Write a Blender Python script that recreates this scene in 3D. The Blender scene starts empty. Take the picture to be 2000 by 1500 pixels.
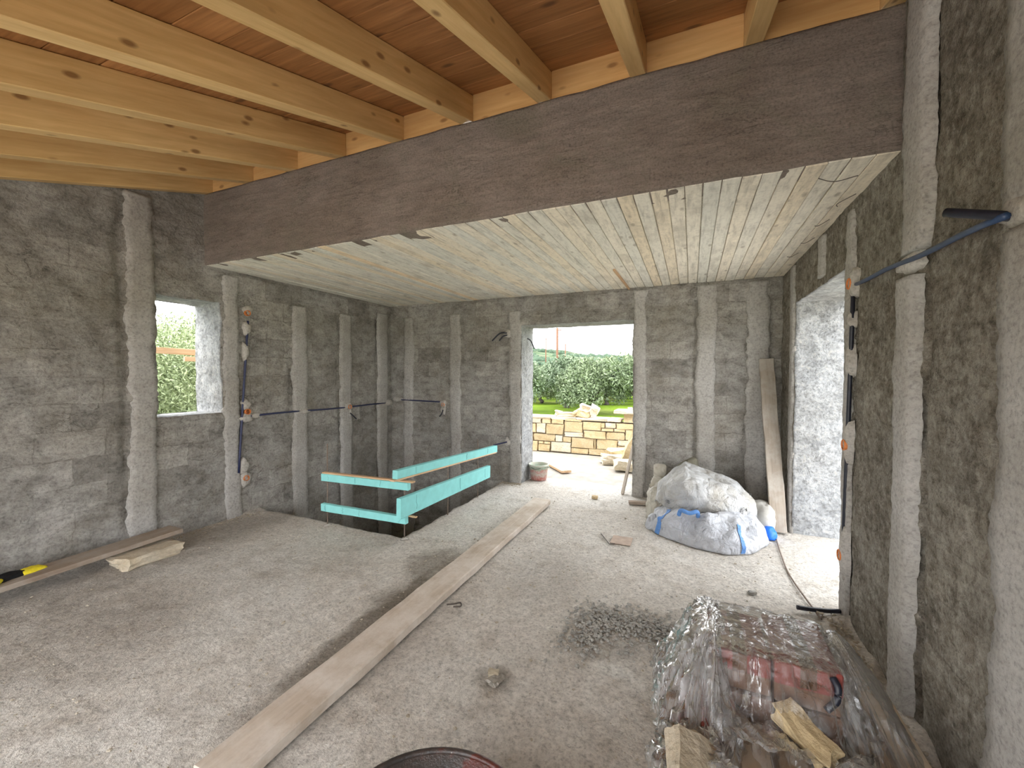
import bpy, bmesh, math, random
import numpy as np
from mathutils import Vector, Matrix
from mathutils.bvhtree import BVHTree

SC = bpy.context.scene
COL = SC.collection
RNG = random.Random(7)

# ------------------------------------------------------------------ camera
cd = bpy.data.cameras.new('camera')
cam = bpy.data.objects.new('camera', cd); COL.objects.link(cam); SC.camera = cam
yaw, pitch, roll = math.radians(-23.4416), math.radians(-1.36487), math.radians(0.1213)
fw = Vector((math.sin(yaw)*math.cos(pitch), math.cos(yaw)*math.cos(pitch), math.sin(pitch)))
r0 = fw.cross(Vector((0, 0, 1))).normalized(); u0 = r0.cross(fw)
r1 = r0*math.cos(roll)+u0*math.sin(roll); u1 = -r0*math.sin(roll)+u0*math.cos(roll)
M = Matrix((r1, u1, -fw)).transposed().to_4x4(); M.translation = Vector((0, 0, 1.5))
cam.matrix_world = M
cd.sensor_fit = 'HORIZONTAL'; cd.sensor_width = 36.0; cd.lens = 36.0*807.2/2000.0
cd.clip_start = 0.02; cd.clip_end = 3000

# ------------------------------------------------------------------ world, light, exposure
SC.view_settings.view_transform = 'Standard'
SC.view_settings.look = 'None'
SC.view_settings.gamma = 1.0
SC.view_settings.use_curve_mapping = False
SC.view_settings.exposure = 1.2
W = bpy.data.worlds.new('overcast_sky'); SC.world = W; W.use_nodes = True
wn = W.node_tree.nodes; wl = W.node_tree.links; wn.clear()
wo = wn.new('ShaderNodeOutputWorld'); wb = wn.new('ShaderNodeBackground')
wb.inputs['Color'].default_value = (0.97, 0.985, 1.0, 1); wb.inputs['Strength'].default_value = 3.0
wl.new(wb.outputs[0], wo.inputs[0])
sl = bpy.data.lights.new('veiled_sun', 'SUN'); sun = bpy.data.objects.new('veiled_sun', sl); COL.objects.link(sun)
sl.energy = 2.0; sl.angle = math.radians(40); sl.color = (1.0, 0.95, 0.86)
sun.rotation_euler = (math.radians(38), 0, math.radians(-50))
SC.cycles.diffuse_bounces = 7
SC.cycles.max_bounces = 14
SC.cycles.transparent_max_bounces = 24
SC.cycles.sample_clamp_indirect = 8.0

# ------------------------------------------------------------------ dimensions (metres)
XL, XR, YB, YM, YS = -4.355, 0.893, 5.24, 2.525, -1.15
ZS, ZB, SL = 2.56, 3.233, 0.316          # soffit, beam top, roof slope
HX, HY = -2.40, 3.06                     # stair hole corner
def zr(y): return ZB+SL*(y-YM)           # underside of rafters

# ------------------------------------------------------------------ noise
def _hash(ix, iy, iz, s):
    h = (ix.astype(np.int64)*374761393+iy.astype(np.int64)*668265263+iz.astype(np.int64)*2147483647+s*974711) & 0xffffffff
    h = ((h ^ (h >> 13))*1274126177) & 0xffffffff
    h = (h ^ (h >> 16)) & 0xffffff
    return h/float(0xffffff)*2-1
def vnoise(P, f, s=0):
    Q = np.asarray(P, float)*f; i = np.floor(Q).astype(np.int64); t = Q-i; t = t*t*(3-2*t)
    o = 0
    for dx in (0, 1):
        for dy in (0, 1):
            for dz in (0, 1):
                w = (t[:, 0] if dx else 1-t[:, 0])*(t[:, 1] if dy else 1-t[:, 1])*(t[:, 2] if dz else 1-t[:, 2])
                o = o+w*_hash(i[:, 0]+dx, i[:, 1]+dy, i[:, 2]+dz, s)
    return o
def fbm(P, f, n=3, s=0, g=0.5):
    o = 0; a = 1.0
    for k in range(n):
        o = o+a*vnoise(P, f*2**k, s+k); a *= g
    return o

# ------------------------------------------------------------------ object helpers
def link(name, me, mat=None, parent=None):
    o = bpy.data.objects.new(name, me); COL.objects.link(o)
    if mat is not None and me is not None and len(me.materials) == 0:
        me.materials.append(mat)
    if parent is not None: o.parent = parent
    return o
def mesh(name, V, F, smooth=False):
    me = bpy.data.meshes.new(name)
    me.from_pydata([tuple(v) for v in V], [], [tuple(f) for f in F]); me.update()
    if smooth:
        me.polygons.foreach_set('use_smooth', [True]*len(me.polygons))
    return me
def empty(name, loc=(0, 0, 0), rz=0):
    o = bpy.data.objects.new(name, None); COL.objects.link(o)
    o.location = loc; o.rotation_euler = (0, 0, rz); o.empty_display_size = 0.1
    return o
def tag(o, label, cat, group=None):
    o['label'] = label; o['category'] = cat
    if group: o['group'] = group
    return o
def struct(o, label=None):
    o['kind'] = 'structure'
    if label: o['label'] = label
    return o
def bm_obj(name, bm, mat, parent=None, smooth=False):
    me = bpy.data.meshes.new(name); bm.normal_update(); bm.to_mesh(me); bm.free()
    if smooth: me.polygons.foreach_set('use_smooth', [True]*len(me.polygons))
    return link(name, me, mat, parent)
def box_bm(bm, cx, cy, cz, sx, sy, sz, bev=0.0, M=None):
    g = bmesh.ops.create_cube(bm, size=1.0)
    for v in g['verts']:
        v.co = Vector((cx+v.co.x*sx, cy+v.co.y*sy, cz+v.co.z*sz))
    if bev > 0:
        es = list({e for v in g['verts'] for e in v.link_edges})
        r = bmesh.ops.bevel(bm, geom=es, offset=bev, segments=1, affect='EDGES')
        vs = {v for f in r['faces'] for v in f.verts} | {v for v in g['verts'] if v.is_valid}
    else: vs = set(g['verts'])
    if M is not None:
        for v in vs: v.co = M @ v.co
def box(name, x0, x1, y0, y1, z0, z1, mat, parent=None, bev=0.004):
    bm = bmesh.new()
    box_bm(bm, (x0+x1)/2, (y0+y1)/2, (z0+z1)/2, x1-x0, y1-y0, z1-z0, bev)
    return bm_obj(name, bm, mat, parent)
def frame_from(a, b, up=(0, 0, 1)):
    a, b = Vector(a), Vector(b); x = (b-a).normalized(); z = Vector(up); y = z.cross(x).normalized(); z = x.cross(y)
    M = Matrix((x, y, z)).transposed().to_4x4(); M.translation = a
    return M, (b-a).length
_timb = {}
def timber(name, a, b, w, t, mat, parent=None, up=(0, 0, 1), bev=0.004, warp=0.0, seed=0, segs=8):
    """Timber whose length runs a->b along local X, width w on local Y, thickness t on local Z (centred)."""
    M, L = frame_from(a, b, up)
    key = (round(L, 3), w, t, bev, warp, seed, mat.name)
    if key not in _timb:
        V = []; F = []; n = segs; rr = random.Random(seed)
        prof = [(-w/2+bev, -t/2), (w/2-bev, -t/2), (w/2, -t/2+bev), (w/2, t/2-bev), (w/2-bev, t/2), (-w/2+bev, t/2), (-w/2, t/2-bev), (-w/2, -t/2+bev)]
        for i in range(n+1):
            x = L*i/n; dy = rr.uniform(-1, 1)*warp*.5; dz = math.sin(math.pi*i/n)*warp*rr.uniform(.3, .8)
            for p in prof:
                V.append((x, p[0]+dy+rr.uniform(-1, 1)*warp*.12, p[1]+dz+rr.uniform(-1, 1)*warp*.06))
        for i in range(n):
            for k in range(8):
                k2 = (k+1) % 8
                F.append((i*8+k, (i+1)*8+k, (i+1)*8+k2, i*8+k2))
        F.append(tuple(range(8))); F.append(tuple(n*8+k for k in reversed(range(8))))
        bm = bmesh.new(); me = mesh(name, V, F); bm.from_mesh(me); bmesh.ops.recalc_face_normals(bm, faces=bm.faces); bm.to_mesh(me); bm.free()
        me.materials.append(mat); _timb[key] = me
    o = bpy.data.objects.new(name, _timb[key]); COL.objects.link(o)
    o.matrix_world = M
    if parent is not None: o.parent = parent
    return o
def tube_data(pts, r, sides=8, cap=True, V=None, F=None):
    V = [] if V is None else V; F = [] if F is None else F
    pts = [Vector(p) for p in pts]; n = len(pts); base = len(V); up = Vector((0.13, 0.21, 0.97))
    for i, p in enumerate(pts):
        d = (pts[min(i+1, n-1)]-pts[max(i-1, 0)]).normalized()
        x = d.cross(up)
        if x.length < 1e-4: x = d.cross(Vector((1, 0, 0)))
        x.normalize(); y = x.cross(d)
        rr = r[i] if isinstance(r, (list, tuple)) else r
        for k in range(sides):
            a = 2*math.pi*k/sides; V.append(p+x*math.cos(a)*rr+y*math.sin(a)*rr)
    for i in range(n-1):
        for k in range(sides):
            k2 = (k+1) % sides
            F.append((base+i*sides+k, base+i*sides+k2, base+(i+1)*sides+k2, base+(i+1)*sides+k))
    if cap:
        F.append(tuple(base+k for k in reversed(range(sides)))); F.append(tuple(base+(n-1)*sides+k for k in range(sides)))
    return V, F
def tube(name, pts, r, mat, parent=None, sides=8):
    V, F = tube_data(pts, r, sides)
    return link(name, mesh(name, V, F, True), mat, parent)
def bez(pts, n=8):
    """Catmull-Rom through pts"""
    P = [Vector(p) for p in pts]; P = [P[0]*2-P[1]]+P+[P[-1]*2-P[-2]]; o = []
    for i in range(1, len(P)-2):
        for k in range(n):
            t = k/n; a, b, c, d = P[i-1:i+3]
            o.append(.5*((2*b)+(c-a)*t+(2*a-5*b+4*c-d)*t*t+(-a+3*b-3*c+d)*t**3))
    o.append(P[-2]); return o

# ------------------------------------------------------------------ materials
class NT:
    def __init__(s, name):
        s.m = bpy.data.materials.new(name); s.m.use_nodes = True; s.t = s.m.node_tree; s.n = s.t.nodes; s.n.clear()
        s.out = s.n.new('ShaderNodeOutputMaterial'); s.b = s.n.new('ShaderNodeBsdfPrincipled')
        s.t.links.new(s.b.outputs[0], s.out.inputs[0]); s.co = None
    def L(s, a, b): s.t.links.new(a, b)
    def coords(s, scale=(1, 1, 1), rand=False, kind='Object'):
        c = s.n.new('ShaderNodeTexCoord'); m = s.n.new('ShaderNodeMapping'); m.inputs['Scale'].default_value = scale
        src = c.outputs[kind]
        if rand:
            oi = s.n.new('ShaderNodeObjectInfo'); mm = s.n.new('ShaderNodeVectorMath'); mm.operation = 'MULTIPLY_ADD'
            cx = s.n.new('ShaderNodeCombineXYZ')
            for k, f in enumerate((37.0, 53.0, 71.0)):
                q = s.math('MULTIPLY', oi.outputs['Random'], f); s.L(q, cx.inputs[k])
            mm.operation = 'ADD'; s.L(src, mm.inputs[0]); s.L(cx.outputs[0], mm.inputs[1]); src = mm.outputs[0]
        s.L(src, m.inputs['Vector']); return m.outputs[0]
    def math(s, op, a, b=None, c=None, clamp=False):
        n = s.n.new('ShaderNodeMath'); n.operation = op; n.use_clamp = clamp
        for k, v in enumerate((a, b, c)):
            if v is None: continue
            if isinstance(v, (int, float)): n.inputs[k].default_value = v
            else: s.L(v, n.inputs[k])
        return n.outputs[0]
    def noise(s, vec, scale, detail=4, rough=.55, dist=0.0):
        n = s.n.new('ShaderNodeTexNoise'); n.inputs['Scale'].default_value = scale; n.inputs['Detail'].default_value = detail
        n.inputs['Roughness'].default_value = rough; n.inputs['Distortion'].default_value = dist
        s.L(vec, n.inputs['Vector']); return n.outputs[0]
    def vor(s, vec, scale, feat='F1', out='Distance', rnd=1.0):
        n = s.n.new('ShaderNodeTexVoronoi'); n.feature = feat; n.inputs['Scale'].default_value = scale; n.inputs['Randomness'].default_value = rnd
        s.L(vec, n.inputs['Vector']); return n.outputs[out]
    def ramp(s, fac, stops):
        n = s.n.new('ShaderNodeValToRGB'); e = n.color_ramp.elements
        while len(e) < len(stops): e.new(.5)
        for k, (p, c) in enumerate(stops):
            e[k].position = p; e[k].color = (*c, 1) if not isinstance(c, (int, float)) else (c, c, c, 1)
        s.L(fac, n.inputs[0]); return n.outputs[0]
    def rng(s, v, a, b, c=0.0, d=1.0):
        n = s.n.new('ShaderNodeMapRange'); n.inputs[1].default_value = a; n.inputs[2].default_value = b
        n.inputs[3].default_value = c; n.inputs[4].default_value = d; s.L(v, n.inputs[0]); return n.outputs[0]
    def mix(s, fac, a, b, mode='MIX'):
        n = s.n.new('ShaderNodeMix'); n.data_type = 'RGBA'; n.blend_type = mode
        for k, v in ((0, fac), (6, a), (7, b)):
            if isinstance(v, (int, float)): n.inputs[k].default_value = v if k == 0 else (v, v, v, 1)
            elif isinstance(v, tuple): n.inputs[k].default_value = (*v, 1)
            else: s.L(v, n.inputs[k])
        return n.outputs[2]
    def bump(s, h, dist, strength=1.0, prev=None):
        n = s.n.new('ShaderNodeBump'); n.inputs['Distance'].default_value = dist; n.inputs['Strength'].default_value = strength
        s.L(h, n.inputs['Height'])
        if prev is not None: s.L(prev, n.inputs['Normal'])
        return n.outputs[0]
    def done(s, col=None, rough=.9, normal=None, spec=.25, **kw):
        b = s.b
        if col is not None:
            if isinstance(col, tuple): b.inputs['Base Color'].default_value = (*col, 1)
            else: s.L(col, b.inputs['Base Color'])
        if isinstance(rough, (int, float)): b.inputs['Roughness'].default_value = rough
        else: s.L(rough, b.inputs['Roughness'])
        b.inputs['Specular IOR Level'].default_value = spec
        if normal is not None: s.L(normal, b.inputs['Normal'])
        for k, v in kw.items(): b.inputs[k].default_value = v
        return s.m

def plaster(name, c0, c1, c2, fine=55, grain=.006, coarse=.014, stain=None, stainamt=.5, cracks=.6, crumb=0.0, stretch=(1, 1, 1.6), blocks=0.0):
    N = NT(name); v = N.coords(); vs = N.coords(stretch)
    big = N.noise(v, 1.3, 5, .6); mid = N.noise(vs, 7, 10, .72, .25); fin = N.noise(v, fine, 4, .7)
    col = N.ramp(mid, [(.30, c0), (.50, c1), (.70, c2)])
    col = N.mix(N.rng(big, .40, .62), col, N.mix(1.0, col, (.82, .80, .77), 'MULTIPLY'))
    if stain: col = N.mix(N.rng(N.noise(v, 2.4, 6, .65, .6), .52, .70, 0, stainamt), col, stain)
    col = N.mix(1.0, col, N.ramp(fin, [(.25, .55), (.5, 1.0), (.8, 1.22)]), 'MULTIPLY')
    h = mid
    if blocks:
        sp = N.n.new('ShaderNodeSeparateXYZ'); N.L(v, sp.inputs[0]); cb = N.n.new('ShaderNodeCombineXYZ')
        wv = N.math('MULTIPLY_ADD', N.noise(v, 6, 3, .6), .07, -.035)
        N.L(N.math('ADD', N.math('ADD', sp.outputs[0], sp.outputs[1]), wv), cb.inputs[0]); N.L(N.math('ADD', sp.outputs[2], wv), cb.inputs[1])
        br = N.n.new('ShaderNodeTexBrick'); br.inputs['Scale'].default_value = 1.0; br.inputs['Brick Width'].default_value = .40; br.inputs['Row Height'].default_value = .21
        br.inputs['Mortar Size'].default_value = .006; br.inputs['Mortar Smooth'].default_value = .6; br.inputs['Color1'].default_value = (.70, .69, .67, 1); br.inputs['Color2'].default_value = (1.32, 1.31, 1.29, 1); br.inputs['Mortar'].default_value = (.72, .70, .67, 1)
        N.L(cb.outputs[0], br.inputs['Vector'])
        col = N.mix(N.rng(N.noise(v, 1.7, 4, .6), .36, .62, .1, blocks), col, N.mix(1.0, col, br.outputs['Color'], 'MULTIPLY'))
    if cracks:
        a = N.noise(vs, 4.5, 5, .6, .9); a = N.math('ABSOLUTE', N.math('SUBTRACT', a, .5))
        k = N.math('MULTIPLY', N.rng(a, 0, .014, 1, 0), N.rng(N.noise(v, 3.1, 3, .5), .48, .62))
        col = N.mix(N.math('MULTIPLY', k, cracks), col, N.mix(1.0, col, (.34, .33, .31), 'MULTIPLY'))
        h = N.math('SUBTRACT', mid, N.math('MULTIPLY', k, .12))
    if crumb:
        w = N.vor(v, 75); p = N.noise(v, 26, 5, .7)
        col = N.mix(N.math('MULTIPLY', N.rng(p, .50, .66), crumb), col, N.mix(1.0, col, (.40, .37, .33), 'MULTIPLY'))
        col = N.mix(N.math('MULTIPLY', N.rng(p, .45, .33), crumb*.8), col, (.56, .53, .47))
        h = N.math('SUBTRACT', h, N.math('MULTIPLY', N.rng(p, .48, .68), .25))
    b = N.bump(h, coarse*1.8, 1.0); b = N.bump(fin, grain, 1.0, b)
    return N.done(col, .95, b, .1)
def wood(name, c0, c1, ck, knots=1.0, rough=.5, spec=.3, grainscale=1.0, dirty=None, ring=16, bumpd=.001, kscale=1.0, var=.12):
    N = NT(name); v = N.coords(rand=True)
    m = N.n.new('ShaderNodeMapping'); m.inputs['Scale'].default_value = (1.1, 14, 14); N.L(v, m.inputs['Vector'])
    g = N.noise(m.outputs[0], 3.0*grainscale, 5, .6, .3)
    m1 = N.n.new('ShaderNodeMapping'); m1.inputs['Scale'].default_value = (.5, 5, 5); N.L(v, m1.inputs['Vector'])
    g2 = N.noise(m1.outputs[0], 2.2, 3, .5, .6)
    col = N.ramp(g, [(.30, c0), (.70, c1)])
    col = N.mix(1.0, col, N.ramp(g2, [(.3, (1-var*1.4, 1-var*1.7, 1-var*2)), (.7, (1+var*.5,)*3)]), 'MULTIPLY')
    oi = N.n.new('ShaderNodeObjectInfo')
    col = N.mix(1.0, col, N.ramp(oi.outputs['Random'], [(0, (1-var, 1-var*1.2, 1-var*1.5)), (1, (1+var*.6, 1+var*.6, 1+var*.6))]), 'MULTIPLY')
    if knots > 0:
        m2 = N.n.new('ShaderNodeMapping'); m2.inputs['Scale'].default_value = (3.2*kscale, 7*kscale, 7*kscale); N.L(v, m2.inputs['Vector'])
        vn = N.n.new('ShaderNodeTexVoronoi'); vn.inputs['Scale'].default_value = 1.0; N.L(m2.outputs[0], vn.inputs['Vector'])
        gate = N.rng(vn.outputs['Color'], .42, .44)
        kn = N.math('MULTIPLY', N.rng(vn.outputs['Distance'], .10, .20, 1, 0), gate)
        col = N.mix(N.math('MULTIPLY', kn, .85*knots, clamp=True), col, ck)
    if dirty:
        d = N.noise(v, 5, 6, .7); col = N.mix(N.rng(d, .40, .62, .15, .85), col, dirty)
    b = N.bump(g, bumpd, 1.0)
    return N.done(col, rough, b, spec)
def plain(name, c, rough=.6, spec=.3, var=.15, scale=30, bumpd=0.0, **kw):
    N = NT(name); v = N.coords(); n = N.noise(v, scale, 4, .6)
    col = N.mix(1.0, c, N.ramp(n, [(.3, 1-var), (.7, 1+var)]), 'MULTIPLY')
    return N.done(col, rough, N.bump(n, bumpd) if bumpd else None, spec, **kw)

M_wall = plaster('rough_render', (.20, .19, .18), (.36, .348, .33), (.48, .468, .45), stain=(.235, .21, .17), blocks=.8)
M_wallR = plaster('rough_render_near', (.19, .17, .14), (.35, .325, .28), (.47, .445, .40), blocks=.5, fine=85, grain=.010, coarse=.016, stain=(.22, .18, .135), stainamt=.4, crumb=.65, stretch=(1, 1, 1))
M_strip = plaster('screed_mortar', (.36, .348, .33), (.425, .413, .395), (.475, .463, .445), grain=.002, coarse=.003, cracks=.25)
M_dab = plaster('patch_mortar', (.40, .38, .35), (.50, .48, .45), (.56, .54, .51), grain=.002, coarse=.004, cracks=0)
M_beam = plaster('beam_concrete', (.195, .165, .147), (.245, .208, .183), (.295, .25, .218), fine=80, grain=.003, coarse=.007, stain=(.185, .172, .135), stainamt=.6, cracks=.5, stretch=(.8, 1, 3.5))
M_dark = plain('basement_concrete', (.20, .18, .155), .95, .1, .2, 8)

def floor_mat():
    N = NT('dusty_concrete'); v = N.coords()
    big = N.noise(v, .8, 5, .6, .3); mid = N.noise(v, 5, 6, .65); fin = N.noise(v, 60, 4, .7)
    trow = N.noise(v, 24, 6, .75, .2)
    col = N.ramp(big, [(.32, (.53, .495, .45)), (.48, (.60, .565, .515)), (.62, (.64, .615, .575)), (.75, (.54, .51, .47))])
    col = N.mix(N.rng(mid, .5, .72, 0, .6), col, (.38, .335, .28))
    # darker dirt where gravel lay, dirt plus painted shade along the plank's left side
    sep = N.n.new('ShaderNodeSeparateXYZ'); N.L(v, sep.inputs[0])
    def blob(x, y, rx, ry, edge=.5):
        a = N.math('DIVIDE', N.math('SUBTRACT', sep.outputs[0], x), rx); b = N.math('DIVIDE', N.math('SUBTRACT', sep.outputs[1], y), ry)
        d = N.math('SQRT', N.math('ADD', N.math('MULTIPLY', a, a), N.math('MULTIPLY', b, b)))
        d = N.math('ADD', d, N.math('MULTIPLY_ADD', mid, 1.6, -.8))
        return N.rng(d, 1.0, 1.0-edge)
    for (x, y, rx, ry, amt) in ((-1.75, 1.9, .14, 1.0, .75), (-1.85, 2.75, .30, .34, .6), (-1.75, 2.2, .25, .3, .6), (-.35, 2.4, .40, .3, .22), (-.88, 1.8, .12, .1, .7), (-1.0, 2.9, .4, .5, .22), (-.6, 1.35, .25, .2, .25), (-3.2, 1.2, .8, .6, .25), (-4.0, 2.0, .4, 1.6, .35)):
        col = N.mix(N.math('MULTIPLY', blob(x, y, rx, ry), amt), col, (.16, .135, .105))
    for (x, y, rx, ry, amt) in ((-.33, 2.10, .13, .06, .7), (-1.05, 1.75, .35, .3, .3), (-2.5, 1.7, .7, .5, .2)):
        col = N.mix(N.math('MULTIPLY', blob(x, y, rx, ry), amt), col, (.66, .65, .61))
    col = N.mix(1.0, col, N.ramp(fin, [(.25, .50), (.5, 1.0), (.8, 1.18)]), 'MULTIPLY')
    col = N.mix(1.0, col, N.ramp(trow, [(.32, .78), (.6, 1.10)]), 'MULTIPLY')
    b = N.bump(mid, .02, .7); b = N.bump(trow, .014, .8, b); b = N.bump(fin, .006, 1.0, b)
    return N.done(col, .95, b, .1)
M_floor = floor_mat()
M_terrace = plain('terrace_concrete', (.30, .277, .245), .95, .1, .18, 7, .01)
M_rafter = wood('varnished_pine', (.62, .40, .165), (.76, .53, .25), (.20, .09, .03), .95, .42, .35, kscale=1.6, var=.09)
M_block = wood('pine_blocking', (.60, .36, .145), (.70, .46, .21), (.2, .09, .03), .8, .5, .3, kscale=1.5)
M_deck = wood('stained_sheathing', (.28, .125, .045), (.46, .225, .088), (.08, .032, .014), .9, .5, .3, kscale=1.0, var=.16)
M_plank = wood('weathered_scaffold_wood', (.47, .40, .33), (.60, .525, .445), (.28, .21, .15), .35, .9, .1, dirty=(.66, .605, .545), bumpd=.003)
M_plank2 = wood('grey_board_wood', (.26, .20, .155), (.37, .30, .245), (.17, .12, .08), .3, .9, .1, dirty=(.36, .315, .27), bumpd=.003)
M_lean = wood('leaning_board_wood', (.29, .25, .21), (.42, .375, .325), (.2, .15, .12), .3, .9, .1, dirty=(.43, .40, .36), bumpd=.003)
M_batten = wood('new_batten_wood', (.56, .37, .22), (.70, .51, .34), (.34, .18, .09), .3, .7, .2)
M_pallet = wood('pallet_wood', (.46, .35, .24), (.60, .48, .35), (.25, .16, .09), .5, .85, .15, dirty=(.55, .49, .41))
M_rod = plain('rusty_rebar', (.20, .155, .125), .7, .4, .3, 60)
M_wire = plain('tie_wire', (.085, .07, .06), .6, .4, .2, 40)
M_pipe = plain('navy_conduit', (.022, .028, .085), .45, .5, .2, 40)
M_pipeb = plain('blue_conduit', (.028, .055, .125), .4, .5, .2, 40)
M_black = plain('black_pipe', (.012, .014, .026), .45, .5, .2, 40)
M_box = plain('orange_box', (.62, .20, .055), .5, .4, .25, 50)
M_boxin = plain('box_inside', (.24, .085, .035), .7, .2, .4, 60)
M_xps = plain('turquoise_foam', (.27, .67, .665), .8, .2, .06, 14)
M_ink = plain('marker_ink', (.14, .34, .35), .8, .1, .1)
M_yel = plain('yellow_fabric', (.75, .62, .03), .7, .2, .12, 40)
M_blk = plain('black_fabric', (.012, .012, .013), .85, .2, .3, 60)
def stone_mat(name, cs, sc=5):
    N = NT(name); v = N.coords(rand=True); a = N.noise(v, sc, 6, .65, .5); b = N.noise(v, sc*9, 4, .6)
    oi = N.n.new('ShaderNodeObjectInfo')
    col = N.ramp(a, [(.28, cs[0]), (.5, cs[1]), (.72, cs[2])])
    col = N.mix(1.0, col, N.ramp(oi.outputs['Random'], [(0, (.86, .84, .80)), (.5, (1, .97, .9)), (1, (1.08, 1.04, 1.0))]), 'MULTIPLY')
    col = N.mix(1.0, col, N.ramp(b, [(.3, .82), (.7, 1.08)]), 'MULTIPLY')
    return N.done(col, .9, N.bump(b, .006, 1.0, N.bump(a, .015)), .15)
M_stone = stone_mat('honey_limestone', ((.44, .34, .20), (.52, .42, .27), (.58, .50, .36)))
M_stonew = stone_mat('pale_limestone', ((.48, .42, .32), (.55, .50, .41), (.60, .56, .48)))
M_mortar = plain('wall_mortar', (.36, .32, .26), .95, .1, .15, 20, .004)
M_cement = stone_mat('cement_lump', ((.30, .28, .25), (.40, .38, .35), (.48, .46, .43)), 8)
M_gravel = stone_mat('grey_gravel', ((.30, .30, .295), (.43, .43, .42), (.55, .545, .53)), 9)
M_grit = stone_mat('floor_grit_stone', ((.34, .30, .25), (.46, .42, .36), (.56, .52, .46)), 9)

def soffit_mat():
    N = NT('board_marked_concrete'); v = N.coords(rand=True)
    m = N.n.new('ShaderNodeMapping'); m.inputs['Scale'].default_value = (1.2, 9, 9); N.L(v, m.inputs['Vector'])
    g = N.noise(m.outputs[0], 3.5, 5, .65, .4); cl = N.noise(v, 2.2, 5, .6, .5); f = N.noise(v, 40, 3, .6)
    oi = N.n.new('ShaderNodeObjectInfo')
    base = N.ramp(oi.outputs['Random'], [(0, (.74, .65, .50)), (.35, (.76, .72, .62)), (.6, (.66, .66, .60)), (.93, (.74, .70, .60)), (1, (.80, .65, .46))])
    col = N.mix(1.0, base, N.ramp(g, [(.28, .66), (.5, 1.0), (.75, 1.12)]), 'MULTIPLY')
    col = N.mix(N.rng(cl, .54, .70, 0, .55), col, (.40, .37, .31))
    col = N.mix(1.0, col, N.ramp(f, [(.2, .80), (.5, 1.03)]), 'MULTIPLY')
    m2 = N.n.new('ShaderNodeMapping'); m2.inputs['Scale'].default_value = (5, 12, 12); N.L(v, m2.inputs['Vector'])
    vn = N.n.new('ShaderNodeTexVoronoi'); vn.inputs['Scale'].default_value = 1.0; N.L(m2.outputs[0], vn.inputs['Vector'])
    kn = N.math('MULTIPLY', N.rng(vn.outputs['Distance'], .10, .22, 1, 0), N.rng(vn.outputs['Color'], .58, .60))
    col = N.mix(N.math('MULTIPLY', kn, .55), col, (.24, .20, .15))
    return N.done(col, .85, N.bump(f, .002, 1.0, N.bump(g, .004)), .2)
M_soffit = soffit_mat()

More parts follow.
